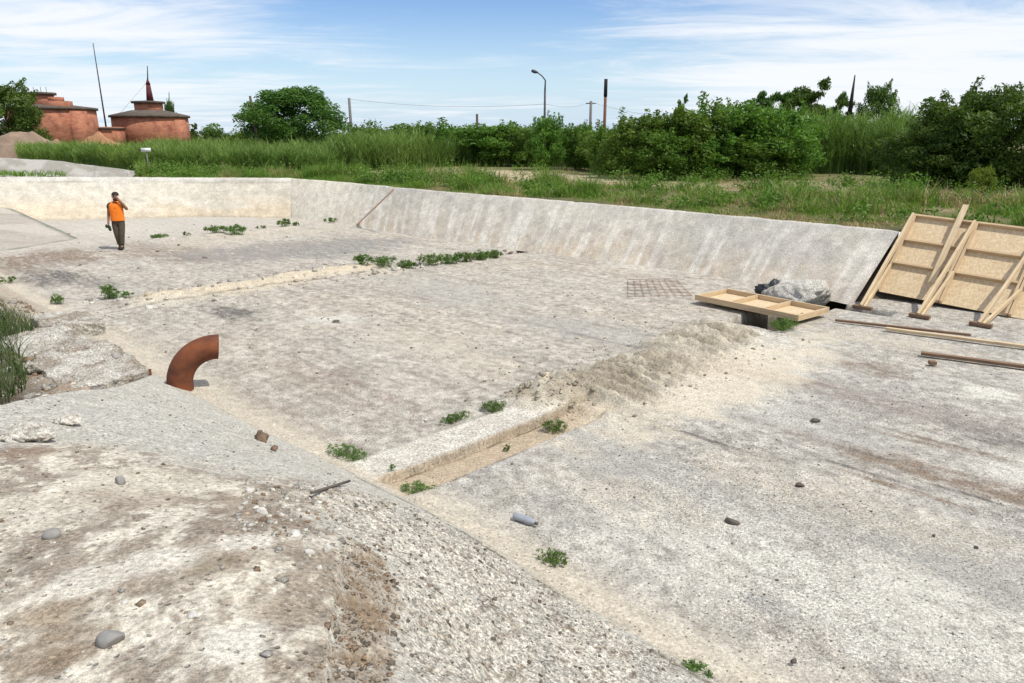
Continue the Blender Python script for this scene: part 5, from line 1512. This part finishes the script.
# crushed bottle
def bottle():
    p = at(526, 519, 0.045)
    prof = [(0.0, 0), (0.030, 0.0), (0.036, 0.012), (0.036, 0.10), (0.032, 0.115), (0.036, 0.13), (0.036, 0.185), (0.020, 0.225), (0.013, 0.235), (0.013, 0.25), (0.0, 0.25)]
    V, F = lathe([(max(r, 0.001), z) for r, z in prof], 20)
    m, nt, b = new_mat("cloudy_plastic")
    b.inputs["Base Color"].default_value = (0.42, 0.46, 0.50, 1); b.inputs["Roughness"].default_value = 0.3
    b.inputs["Transmission Weight"].default_value = 0.35
    o = link("plastic_bottle", mesh_from("plastic_bottle", V, F, m, None, True))
    x = (at(537, 523, 0.0) - at(515, 515, 0.0)).normalized()
    o.rotation_euler = (math.pi / 2, 0, math.atan2(x.y, x.x) + math.pi / 2)
    o.location = at(514.5, 515.5, 0.04)
    o.scale = (1, 0.9, 1)
    tag(o, "pale grey plastic bottle lying on the slab near the sandy toe", "bottle")
    cp = part("cap", lathe([(0.016, 0.236), (0.016, 0.262)], 14), "stone_dark", o)
bottle()
q0, q1 = bank_at(312, 500, 1.1), bank_at(350, 487, 1.0)
lift = max(0.0, max(bank_at(312 + 38 * k_, 500 - 13 * k_, 1.05).z - q0.lerp(q1, k_).z for k_ in (0.25, 0.5, 0.75)))
q0 = q0 + Vector((0, 0, lift * 0.6 + 0.006)); q1 = q1 + Vector((0, 0, lift * 0.6 + 0.006))
tag(link("rusty_rod", mesh_from("rusty_rod", *tube_path([q0, q0.lerp(q1, 0.5), q1], [0.010] * 3, 7), M["stone_dark"], None, True)), "brown rod lying across the soil at the top of the coarse apron", "rod")

# broken concrete blocks at the hole in the bank
def slab_block(name, c, size, rz, tilt, seed, label, mat="rubble"):
    n = 44
    bm = bmesh.new(); bmesh.ops.create_cube(bm, size=1.0)
    bmesh.ops.subdivide_edges(bm, edges=list(bm.edges), cuts=n - 1, use_grid_fill=True)
    V = np.array([v.co[:] for v in bm.verts]); F = np.array([[v.index for v in f.verts] for f in bm.faces]); bm.free()
    r = np.linalg.norm(V[:, :2], axis=1)
    shrink = 1 - 0.20 * np.maximum(0, r - 0.42)
    V[:, 0] *= shrink; V[:, 1] *= shrink
    V = V * np.asarray(size)[None]
    nz = [fbm(V[:, 0] * 2.2 + V[:, 2] * 1.7 + seed + i * 9, V[:, 1] * 2.2 - V[:, 2] * 1.9, 5, seed + i * 7, 0.6) - 0.5 for i in range(3)]
    amp = 0.17 * min(size[0], size[1]) ** 0.7
    V[:, 0] += nz[0] * amp * 1.4; V[:, 1] += nz[1] * amp * 1.4; V[:, 2] += nz[2] * amp * 0.45
    V[:, 2] += 0.05 * (fbm(V[:, 0] * 9 + seed, V[:, 1] * 9, 4, seed + 40, 0.65) - 0.5) * 2
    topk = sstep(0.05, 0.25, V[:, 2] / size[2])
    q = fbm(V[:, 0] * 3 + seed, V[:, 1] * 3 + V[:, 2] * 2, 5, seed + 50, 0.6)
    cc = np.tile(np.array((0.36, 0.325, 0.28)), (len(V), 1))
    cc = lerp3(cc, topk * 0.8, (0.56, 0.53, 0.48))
    cc = lerp3(cc, sstep(0.5, 0.62, q) * 0.7, (0.30, 0.24, 0.19))
    cc = lerp3(cc, sstep(0.46, 0.36, q) * 0.6, (0.68, 0.655, 0.61))
    o = link(name, mesh_from(name, V, F, M["bank"], np.concatenate([cc, np.full((len(V), 1), 0.9)], 1), False))
    o.location = c; o.rotation_euler = (tilt[0], tilt[1], rz)
    tag(o, label, "rubble", "broken concrete by the hole")
c = at(95, 366, 0.22); slab_block("concrete_block", (c.x - 0.05, c.y - 0.1, 0.17), (1.15, 1.7, 0.28), 0.75, (0.10, -0.05), 41, "big broken concrete block between the weedy hole and the sandy toe")
c = at(48, 348, 0.30); slab_block("concrete_block", (c.x, c.y, 0.27), (0.95, 1.5, 0.26), 0.9, (0.06, -0.16), 42, "tilted concrete slab piece hanging over the weedy hole")
c = at(65, 322, 0.2); slab_block("concrete_block", (c.x, c.y, 0.12), (1.0, 1.5, 0.28), 0.7, (-0.04, 0.1), 43, "low broken slab farthest along the hole, nearest the sandy toe")
stone(84, 349, 24, 11, "white_lump", "white lime lump lying on the big broken block", 0.29, 44, "concrete_chunk", "rubble", rough=0.9, sub=4)
stone(116, 356, 14, 9, "rubble", "small grey lump on the end of the big broken block", 0.27, 45, "concrete_chunk", "rubble", sub=2)
stone(32, 366, 16, 14, "white_lump", "white chunk at the lower lip of the hanging slab", 0.30, 46, "concrete_chunk", "rubble", rough=0.9, sub=4)
# grey lump with dark sheet at the trench
p = at(797, 296, 0.10)
o = link("concrete_lump", rock_mesh("concrete_lump", (1.45, 1.15, 1.05), 51, "bank", 5, 0.30, True, 5)); o.location = (p.x, p.y, 0.10)
_v = np.array([v.co[:] for v in o.data.vertices]); _q = fbm(_v[:, 0] * 3, _v[:, 1] * 3 + _v[:, 2] * 2, 5, 57, 0.6)
_c = lerp3(lerp3(np.tile(np.array((0.60, 0.57, 0.51)), (len(_v), 1)), sstep(0.54, 0.64, _q) * 0.6, (0.33, 0.31, 0.28)), sstep(0.45, 0.36, _q) * 0.8, (0.60, 0.585, 0.55))
_a = o.data.color_attributes.new("Col", "FLOAT_COLOR", "POINT"); _a.data.foreach_set("color", np.concatenate([_c, np.full((len(_v), 1), 0.8)], 1).astype(np.float32).ravel())
o.location = (p.x, p.y, 0.10); o.rotation_euler = (0, 0, -0.7)
tag(o, "rounded grey lump of concrete between the tray and the concrete slope", "rubble")
M["black_sheet"] = simple_mat("black_plastic", (0.025, 0.028, 0.032), 0.45, 0.3, 6, 0.01, 0.5)
o = link("plastic_sheet", rock_mesh("plastic_sheet", (0.62, 0.5, 0.42), 52, "black_sheet", 4, 0.9)); p = at(767, 291, 0.1); o.location = (p.x, p.y, 0.13)
tag(o, "crumpled dark plastic sheet against the grey concrete lump", "plastic sheet")

# gravel and crumbs: nobody could count them
def gravel():
    rng = np.random.RandomState(21)
    bm = bmesh.new(); bmesh.ops.create_cube(bm, size=1.5)
    IV = np.array([v.co[:] for v in bm.verts]); IF = np.array([[v.index for v in f.verts] for f in bm.faces]); bm.free()
    pts, size, tone = [], [], []
    def add(n, poly, lo, hi, colour, fn):
        a = np.array(poly); m = 0
        while m < n:
            s, t = rng.uniform(a[:, 0].min(), a[:, 0].max(), 4000), rng.uniform(a[:, 1].min(), a[:, 1].max(), 4000)
            ok = poly_sd(s, t, poly) > 0
            s, t = s[ok][: n - m], t[ok][: n - m]
            z = fn(s, t); x, y = from_st(s, t)
            r = lo * (hi / lo) ** (rng.rand(len(s)) ** 2.6)
            pts.append(np.stack([x, y, z + r * 0.25], 1)); size.append(r)
            cc = np.asarray(colour)[rng.randint(len(colour), size=len(s))] * (0.75 + 0.45 * rng.rand(len(s)))[:, None]
            tone.append(cc); m += len(s)
    bh = lambda s, t: bank_height(s, t)[0]
    W, G, D, B = (0.68, 0.65, 0.59), (0.42, 0.40, 0.37), (0.20, 0.17, 0.14), (0.34, 0.25, 0.18)
    add(3800, LUMPY, 0.003, 0.013, [W, W, G, G, D], bh)
    add(900, TROUGH, 0.003, 0.014, [B, B, D, (0.45, 0.38, 0.3)], bh)
    add(1500, [(0.8, -0.3), (7, -0.3), (7, 1.2), (1.2, 1.6)], 0.002, 0.011, [W, W, G, B], bh)
    add(70, [(0.8, 0.2), (6.5, 0.2), (6.5, 1.1), (2.2, 1.5), (1.2, 1.5)], 0.007, 0.018, [W, G, G, B], bh)
    soil = [P(*q) for q in ((240, 482, 1.3), (345, 490, 1.0), (343, 560, 1.56), (235, 560, 1.6))]
    add(420, soil, 0.004, 0.020, [W, W, G, B], bh)
    add(900, [(1.0, 1.6), (7.2, 0.8), (10, 3.0), (6, 3.7)], 0.003, 0.012, [W, G, G, D], bh)
    add(900, [(9, 1.4), (14, 1.4), (18, 3.4), (10.5, 3.4)], 0.01, 0.07, [W, G, G, B, B], bh)
    fl = lambda s, t: floor_height(s, t)
    add(1700, [(-1, 4.5), (5.4, 4.5), (5.4, 13), (-1, 13)], 0.003, 0.012, [G, D, D, W], fl)
    add(1500, [(6.7, 4.2), (16, 4.2), (16, 14), (6.7, 14)], 0.006, 0.022, [G, W, W, D, B], fl)
    add(420, [(5.0, 6.8), (8.2, 7.0), (8.2, 13), (5.0, 13)], 0.006, 0.034, [(0.42, 0.37, 0.29), (0.34, 0.29, 0.22), (0.55, 0.5, 0.42)], fl)
    add(140, [(5.9, 6.7), (7.0, 6.7), (7.0, 7.8), (5.9, 7.8)], 0.012, 0.05, [(0.58, 0.53, 0.44), (0.5, 0.44, 0.35), (0.44, 0.39, 0.31)], fl)
    add(260, [(15.6, 4.4), (18.2, 4.4), (18.2, 12), (15.6, 12)], 0.015, 0.08, [(0.5, 0.44, 0.35), W, G], fl)
    add(160, [(15.8, 11.5), (16.6, 11.5), (16.6, 16.3), (15.8, 16.3)], 0.02, 0.09, [W, G, D], fl)
    add(260, [(19, 4.5), (32, 4.5), (32, 15), (19, 15)], 0.01, 0.05, [G, W, D], fl)
    p = np.concatenate(pts); r = np.concatenate(size); c = np.concatenate(tone); n = len(p)
    jit = 1 + 0.85 * (rng.rand(n, len(IV)) - 0.5)
    sc = np.stack([r * (0.8 + 0.5 * rng.rand(n)), r * (0.8 + 0.5 * rng.rand(n)), r * (0.5 + 0.35 * rng.rand(n))], 1)
    a = rng.rand(n) * 6.283
    L = IV[None] * jit[:, :, None] * sc[:, None, :]
    X = L[:, :, 0] * np.cos(a)[:, None] - L[:, :, 1] * np.sin(a)[:, None]
    Yv = L[:, :, 0] * np.sin(a)[:, None] + L[:, :, 1] * np.cos(a)[:, None]
    V = np.stack([X, Yv, L[:, :, 2]], 2) + p[:, None, :]
    F = (IF[None] + (np.arange(n) * len(IV))[:, None, None]).reshape(-1, 4)
    col = np.repeat(np.concatenate([np.clip(c, 0, .76), np.zeros((n, 1))], 1), len(IV), 0)
    tag(link("gravel", mesh_from("gravel", V.reshape(-1, 3), F, M["earth"], col)), "loose gravel and concrete crumbs strewn over the slabs", "gravel", None, "stuff")
gravel()

# ------------------------------------------------------------------ weeds
def weed_mesh(name, rx, ry, h, n, leaf, seed, mat="leaf_weed"):
    rng = np.random.RandomState(seed)
    m = max(6, n // 22)
    cs, rs = [], []
    for i in range(m):
        a, q = rng.rand() * 6.283, math.sqrt(rng.rand())
        cs.append((rx * q * math.cos(a), ry * q * math.sin(a), h * (0.25 + 0.6 * rng.rand() * (1 - 0.5 * q)))); rs.append(min(rx, ry) * (0.14 + 0.22 * rng.rand()))
    V, F, c = leaf_cloud(np.array(cs), np.array(rs), n, leaf, rng, 0.8, 0.6, 0.1)
    V[:, 2] = np.maximum(V[:, 2], 0.004)
    st = np.zeros((m * 2, 3)); st[:, 0] = rng.normal(size=m * 2) * rx * 0.3; st[:, 1] = rng.normal(size=m * 2) * ry * 0.3
    v2, f2, c2 = blades(st, h * (0.5 + 0.6 * rng.rand(m * 2)), np.full(m * 2, leaf * 0.35), 0.2 + 0.8 * rng.rand(m * 2), rng, 0.3 + 0.6 * rng.rand(m * 2), 2)
    F = np.concatenate([F, f2 + len(V)]); V = np.concatenate([V, v2]); c = np.concatenate([c, c2])
    return mesh_from(name, V, F, M[mat], c)
WEEDS = "weeds growing in the slab joints"
def weed(px, py, wpx, hpx, n, label, z=0.0, seed=0, elong=1.0, rz=0.0, leaf=None, dens=1.0):
    p = at(px, py, z)
    dep = p.y * CP + (CAMH - z) * SP; k = FPX / dep
    w = wpx / k / 2; h = hpx / k
    lf = leaf or max(0.009, min(0.03, 0.85 / k))
    z = float(floor_height(*[np.array([q]) for q in to_st(p.x, p.y)])[0]) if to_st(p.x, p.y)[1] > toe_t(to_st(p.x, p.y)[0]) + 0.15 and z > -0.1 else z
    o = link("weed", weed_mesh("weed", w, w * elong, h, int(n * 3.6 * dens), lf, 300 + seed))
    o.location = (p.x, p.y, z); o.rotation_euler = (0, 0, rz)
    tag(o, label, "weed", WEEDS)
weed(347, 457, 50, 13, 520, "spreading weed where the pale kerb strip meets the sandy toe", 0.01, 1, 0.45, -0.6)
weed(419, 490, 44, 12, 420, "weed in the mouth of the sand channel below the pale kerb strip", -0.03, 2, 0.6, -0.3)
weed(455, 420, 36, 10, 380, "long low weed along the far side of the pale kerb strip", 0.01, 3, 0.4, 0.75)
weed(494, 411, 25, 14, 330, "round weed at the end of the pale kerb strip before the sand heap", 0.01, 4, 0.8)
weed(555, 427, 26, 15, 330, "round weed in the channel at the foot of the sand heap", -0.03, 5, 0.8)
weed(553, 562, 36, 14, 300, "sprawling weed in the sand strip below the bottle", 0.02, 6, 0.6, -0.7)
weed(697, 676, 34, 16, 330, "weed at the bottom of the photo by the apron's foot", 0.05, 7, 0.7, -0.5)
weed(510, 577, 18, 8, 90, "sparse thread of weed along the apron's foot", 0.04, 8, 0.5, -0.7)
weed(392, 478, 7, 9, 60, "tiny sprig inside the sand channel", -0.05, 9)
weed(507, 443, 8, 9, 60, "tiny sprig at the slab edge beside the sand channel", 0.0, 10)
weed(58, 304, 15, 12, 160, "small dark weed by the sandy toe, nearest the man's side slope", 0.01, 11)
weed(110, 298, 15, 20, 260, "upright weed at the end of the far sand drift", 0.01, 12)
weed(122, 298, 22, 9, 160, "low trailing weed touching the upright one", 0.01, 13, 0.6)
weed(9, 284, 14, 9, 100, "pale weed at the photo's edge on the far slab", 0.01, 14)
ROW = [(363, 270, 17, 13), (384, 270, 22, 13), (407, 268, 18, 10), (430, 265, 22, 15), (448, 263.5, 19, 13), (465, 261.5, 17, 14), (480, 259.5, 15, 11), (493, 257.5, 16, 9)]
NTH = ["first", "second", "third", "fourth", "fifth", "sixth", "seventh", "last"]
for i, (x, y, w, h) in enumerate(ROW):
    weed(x, y, w * 1.15, h, 300, "%s leafy weed in the row along the far joint, counting toward the concrete slope" % NTH[i], 0.0, 20 + i, 0.8)
weed(216, 234.5, 22, 9, 240, "dark weed clump on the far floor, nearest the man of its pair", 0.0, 31, 0.7)
weed(236, 235, 20, 12, 260, "taller dark weed clump beside the first on the far floor", 0.0, 32, 0.8)
weed(284, 228, 14, 10, 180, "dark weed on the far floor below the bend of the wall", 0.0, 33, 0.8)
weed(295, 227, 12, 5, 90, "low weed beside the one below the bend of the wall", 0.0, 34, 0.7)
weed(332, 224, 16, 5, 110, "small weed at the foot of the slope beside the pinkish lath", 0.0, 35, 0.6)
weed(262, 229, 10, 4, 60, "tiny weed tuft between the two far dark clumps", 0.0, 36, 0.7)
weed(160, 239, 18, 4, 160, "thin line of weeds on the far floor just past the man", 0.0, 37, 0.9)
weed(186, 237, 10, 5, 70, "thin sprigs at the end of the line of weeds past the man", 0.0, 38, 0.5)
weed(783, 331, 34, 13, 420, "green weed growing at the mouth of the trench under the tray", -0.03, 39, 0.7, 0.7)
weed(800, 323, 16, 10, 200, "small weed at the trench lip by the tray's corner", -0.02, 40, 0.7, 0.7)
def hole_grass():
    rng = np.random.RandomState(33)
    n = 1900
    poly = [P(*q) for q in ((0, 402, 0.35), (28, 388, 0.25), (18, 350, 0.25), (40, 335, 0.2), (22, 318, 0.3), (-30, 312, 0.4), (-70, 350, 0.4), (-60, 400, 0.4))]
    a = np.array(poly)
    s, t = rng.uniform(a[:, 0].min(), a[:, 0].max(), n * 3), rng.uniform(a[:, 1].min(), a[:, 1].max(), n * 3)
    ok = poly_sd(s, t, poly) > 0
    s, t = s[ok][:n], t[ok][:n]
    x, y = from_st(s, t); z = bank_height(s, t)[0] - 0.02
    V, F, c = blades(np.stack([x, y, z], 1), 0.18 + 0.36 * rng.rand(len(x)), np.full(len(x), 0.016), 0.2 + 0.7 * rng.rand(len(x)), rng, rng.rand(len(x)) * 0.8, 3)
    tag(link("grass", mesh_from("grass", V, F, leaf_mat("dull_weeds", (0.045, 0.075, 0.022), (0.13, 0.17, 0.06), 0.25), c)), "tall grass growing in the hole beside the broken concrete", "grass", None, "stuff")
hole_grass()
def slab_grass(px, py, n, w, d, z, h):
    pass
def far_tufts():
    rng = np.random.RandomState(35)
    pts = []
    for x0, x1, y in ((-5, 22, 176.5), (20, 66, 176.8)):
        for _ in range(260):
            q = at(rng.uniform(x0, x1), y - rng.rand() * 2.0, 1.52); pts.append((q.x, q.y, 1.50))
    b = np.array(pts)
    V, F, c = blades(b, 0.15 + 0.25 * rng.rand(len(b)), np.full(len(b), 0.04), 0.3 + 0.6 * rng.rand(len(b)), rng, rng.rand(len(b)) * 0.7, 2)
    tag(link("grass", mesh_from("grass", V, F, M["grass"], c)), "thin line of grass on top of the cream end wall", "grass", None, "stuff")
far_tufts()
# ------------------------------------------------------------------ the man in the orange vest
def skin_mesh(name, pts, edges, mat, root_i, sub=2):
    """one continuous surface grown round a skeleton: pts = (x, y, z, radius or (rx, ry))"""
    me = bpy.data.meshes.new(name + "_bones")
    me.from_pydata([p[:3] for p in pts], edges, [])
    o = bpy.data.objects.new(name + "_bones", me)
    COL.objects.link(o)
    md = o.modifiers.new("skin", "SKIN"); md.use_smooth_shade = True
    sv = me.skin_vertices[0].data
    for i, p in enumerate(pts):
        r = p[3] if isinstance(p[3], tuple) else (p[3], p[3])
        sv[i].radius = r
        sv[i].use_root = (i == root_i)
    s = o.modifiers.new("sub", "SUBSURF"); s.levels = sub; s.render_levels = sub
    dg = bpy.context.evaluated_depsgraph_get(); dg.update()
    ev = o.evaluated_get(dg)
    m2 = bpy.data.meshes.new_from_object(ev)
    m2.name = name
    bpy.data.objects.remove(o); bpy.data.meshes.remove(me)
    m2.materials.clear(); m2.materials.append(mat)
    m2.polygons.foreach_set("use_smooth", np.ones(len(m2.polygons), bool))
    return m2
def loft(name, rings, mat, seg=28, caps=(True, True)):
    """rings: (cx, cy, cz, rx, ry[, tilt]) ellipses bottom to top"""
    V, F = [], []
    for q in rings:
        cx, cy, cz, rx, ry = q[:5]; dz = q[5] if len(q) > 5 else 0.0
        for k in range(seg):
            a = 2 * math.pi * k / seg
            c, s = math.cos(a), math.sin(a)
            e = 0.85
            V.append((cx + rx * math.copysign(abs(c) ** e, c), cy + ry * math.copysign(abs(s) ** e, s), cz + dz * c))
    for i in range(len(rings) - 1):
        for k in range(seg):
            F.append((i * seg + k, i * seg + (k + 1) % seg, (i + 1) * seg + (k + 1) % seg, (i + 1) * seg + k))
    if caps[0]: F.append(tuple(reversed(range(seg))))
    if caps[1]: F.append(tuple((len(rings) - 1) * seg + k for k in range(seg)))
    return mesh_from(name, V, F, mat, None, True)
def person():
    skin = simple_mat("tanned_skin", (0.27, 0.145, 0.09), 0.6, 0.2, 12, 0, 0.3)
    M["vest"] = simple_mat("orange_hi_vis", (0.95, 0.235, 0.025), 0.75, 0.18, 14, 0.004, 0.2)
    M["trousers"] = simple_mat("khaki_work_trousers", (0.105, 0.088, 0.062), 0.95, 0.35, 10, 0.006, 0.1)
    M["shirt"] = simple_mat("dark_shirt", (0.075, 0.065, 0.055), 0.9, 0.3, 10, 0, 0.1)
    M["boot"] = simple_mat("dark_boots", (0.035, 0.03, 0.027), 0.7, 0.3, 10)
    M["glove"] = simple_mat("dark_green_gloves", (0.035, 0.065, 0.04), 0.9, 0.3, 12)
    M["cap"] = simple_mat("dark_cap", (0.045, 0.035, 0.03), 0.9, 0.3, 12)
    f = at(122, 249.5, 0.0)
    root = empty("person", (f.x, f.y, 0.01), 0.22, "man in an orange vest and khaki trousers shading his face with one hand", "person")
    # facing -Y; his own left is +X.  legs in mid stride, head bowed towards +X
    P_ = [(0.0, 0.0, 0.93, (0.145, 0.105)),        # 0 pelvis
          (0.0, -0.01, 1.10, (0.135, 0.10)),       # 1 waist
          (0.0, -0.01, 1.28, (0.155, 0.11)),       # 2 chest
          (0.0, 0.01, 1.42, (0.125, 0.085)),       # 3 upper chest
          (0.01, -0.005, 1.50, 0.055),             # 4 neck
          (0.025, -0.045, 1.575, 0.062),           # 5 jaw
          (0.030, -0.035, 1.655, 0.092),           # 6 skull
          (0.032, -0.025, 1.725, 0.070),           # 7 crown
          # right arm hanging (his right, -X)
          (-0.185, 0.01, 1.405, 0.062), (-0.245, 0.03, 1.13, 0.048), (-0.262, -0.04, 0.90, 0.034), (-0.262, -0.065, 0.82, (0.030, 0.040)),
          # left arm raised to the brow
          (0.185, 0.0, 1.41, 0.062), (0.335, -0.07, 1.235, 0.048), (0.205, -0.155, 1.475, 0.037), (0.140, -0.150, 1.560, (0.030, 0.036)),
          # right leg
          (-0.095, 0.0, 0.86, 0.098), (-0.070, -0.035, 0.48, 0.066), (-0.045, 0.05, 0.10, 0.044), (-0.045, -0.09, 0.035, 0.036),
          # left leg
          (0.095, 0.0, 0.86, 0.098), (0.075, -0.07, 0.49, 0.066), (0.035, -0.06, 0.10, 0.044), (0.040, -0.20, 0.035, 0.036),
          # face: nose
          (0.030, -0.138, 1.628, 0.016)]
    E_ = [(0, 1), (1, 2), (2, 3), (3, 4), (4, 5), (5, 6), (6, 7), (3, 8), (8, 9), (9, 10), (10, 11), (3, 12), (12, 13), (13, 14), (14, 15),
          (0, 16), (16, 17), (17, 18), (18, 19), (0, 20), (20, 21), (21, 22), (22, 23), (6, 24)]
    def finger(base, tip, mid, r):
        i = len(P_)
        P_.append((*mid, r)); P_.append((*tip, r * 0.8))
        E_.append((base, i)); E_.append((i, i + 1))
    for k in range(4):                                          # hanging right hand, curled round the gloves
        y = -0.095 + 0.022 * k; l = (0.062, 0.072, 0.068, 0.052)[k]
        finger(11, (-0.243, y - 0.004, 0.80 - l), (-0.268, y, 0.79 - 0.3 * l), 0.0105)
    finger(11, (-0.236, -0.112, 0.775), (-0.250, -0.105, 0.805), 0.011)
    for k in range(4):                                          # raised left hand flat over the brow
        z = 1.600 + 0.020 * k; l = (0.080, 0.092, 0.088, 0.068)[k]
        finger(15, (0.118 - l, -0.166 + 0.010 * k, z + 0.035), (0.118 - 0.45 * l, -0.170 + 0.008 * k, z + 0.020), 0.0105)
    finger(15, (0.100, -0.180, 1.568), (0.125, -0.172, 1.560), 0.011)
    body = link("body", skin_mesh("body", P_, E_, skin, 0), root)
    # trousers: one shell over hips and both legs
    T_ = [(0, 0.0, 0.95, (0.172, 0.132)), (-0.098, 0.0, 0.84, 0.118), (-0.073, -0.033, 0.48, 0.090), (-0.047, 0.045, 0.12, 0.074),
          (0.098, 0.0, 0.84, 0.118), (0.078, -0.068, 0.49, 0.090), (0.038, -0.060, 0.12, 0.074), (0, 0, 1.05, (0.158, 0.120))]
    tr = link("trousers", skin_mesh("trousers", T_, [(0, 1), (1, 2), (2, 3), (0, 4), (4, 5), (5, 6), (0, 7)], M["trousers"], 0), root)
    for x, y in ((-0.046, 0.04), (0.037, -0.065)):
        part("boot", join_parts([ (lambda v: (v[0], v[1]))(tube_path([(x, y + 0.07, 0.045), (x, y - 0.02, 0.052), (x, y - 0.11, 0.045), (x, y - 0.185, 0.036)], [0.042, 0.052, 0.048, 0.030], 12)),
                                    tube_path([(x, y + 0.015, 0.03), (x, y + 0.02, 0.16)], [0.052, 0.056], 12)]), "boot", root, True)
    # dark short sleeves, then the vest over them
    S_ = [(0.0, 0.0, 1.36, (0.165, 0.115)), (-0.190, 0.01, 1.405, 0.078), (-0.225, 0.022, 1.255, 0.066), (0.190, 0.0, 1.41, 0.078), (0.262, -0.036, 1.315, 0.066), (0.005, 0.0, 1.475, 0.075)]
    link("shirt", skin_mesh("shirt", S_, [(0, 1), (1, 2), (0, 3), (3, 4), (0, 5)], M["shirt"], 0), root)
    link("vest", loft("vest", [(0, 0.0, 0.90, 0.205, 0.152), (0, 0.0, 0.92, 0.207, 0.154), (0, -0.003, 0.985, 0.200, 0.150), (0, -0.005, 1.05, 0.198, 0.148), (0, -0.006, 1.125, 0.198, 0.148), (0, -0.008, 1.20, 0.200, 0.150), (0, -0.007, 1.27, 0.203, 0.150), (0, -0.005, 1.34, 0.205, 0.150),
                               (0, 0.0, 1.42, 0.185, 0.130), (0.005, 0.005, 1.475, 0.120, 0.098), (0.008, 0.005, 1.50, 0.078, 0.075)], M["vest"], 32, (False, False)), root)
    vm = root.children[-1].data
    vc = np.array([v.co[:] for v in vm.vertices]); an = np.arctan2(vc[:, 1], vc[:, 0])
    fo = 1 + 0.10 * (fbm(an * 2.2 + 5, vc[:, 2] * 5 + an * 1.5, 4, 991) - 0.5) * np.clip((1.45 - vc[:, 2]) * 3, 0, 1)
    vc[:, 0] *= fo; vc[:, 1] *= fo
    vm.vertices.foreach_set("co", vc.astype(np.float32).ravel())
    md = root.children[-1].modifiers.new("soft", "SUBSURF"); md.levels = md.render_levels = 1
    part("neckline", ([(-0.055, -0.105, 1.475), (0.07, -0.105, 1.475), (0.010, -0.166, 1.27), (-0.055, -0.075, 1.475), (0.07, -0.075, 1.475), (0.010, -0.12, 1.27)], [(0, 2, 1), (3, 4, 5), (0, 1, 4, 3), (1, 2, 5, 4), (2, 0, 3, 5)]), "shirt", root)
    # cap with a brim, ears and gloves
    link("cap", loft("cap", [(0.031, -0.026, 1.668, 0.101, 0.112), (0.031, -0.024, 1.70, 0.102, 0.112), (0.032, -0.020, 1.745, 0.088, 0.096), (0.032, -0.018, 1.778, 0.050, 0.055), (0.032, -0.018, 1.785, 0.012, 0.012)], M["cap"], 24), root)
    part("ear", tube_path([(-0.062, -0.03, 1.60), (-0.068, -0.022, 1.625), (-0.062, -0.02, 1.65)], [0.010, 0.016, 0.011], 8), skin, root, True)
    for x in (-0.002, 0.060):
        part("eye", tube_path([(x, -0.122, 1.652), (x, -0.128, 1.652)], [0.014, 0.010], 10), "boot", root, True)
    part("mouth", tube_path([(0.008, -0.112, 1.575), (0.028, -0.117, 1.572), (0.050, -0.112, 1.575)], [0.005, 0.008, 0.005], 8), "clod", root, True)
    gl = link("work_gloves", skin_mesh("work_gloves", [(-0.262, -0.075, 0.79, 0.045), (-0.315, -0.09, 0.76, (0.062, 0.05)), (-0.330, -0.08, 0.68, 0.050), (-0.245, -0.085, 0.68, 0.05), (-0.222, -0.08, 0.58, 0.032)],
                                            [(0, 1), (1, 2), (0, 3), (3, 4)], M["glove"], 0))
    gl.location = (f.x, f.y, 0.01); gl.rotation_euler = (0, 0, 0.22)
    tag(gl, "dark green work gloves held in the lowered hand of the man in the vest", "gloves")
person()
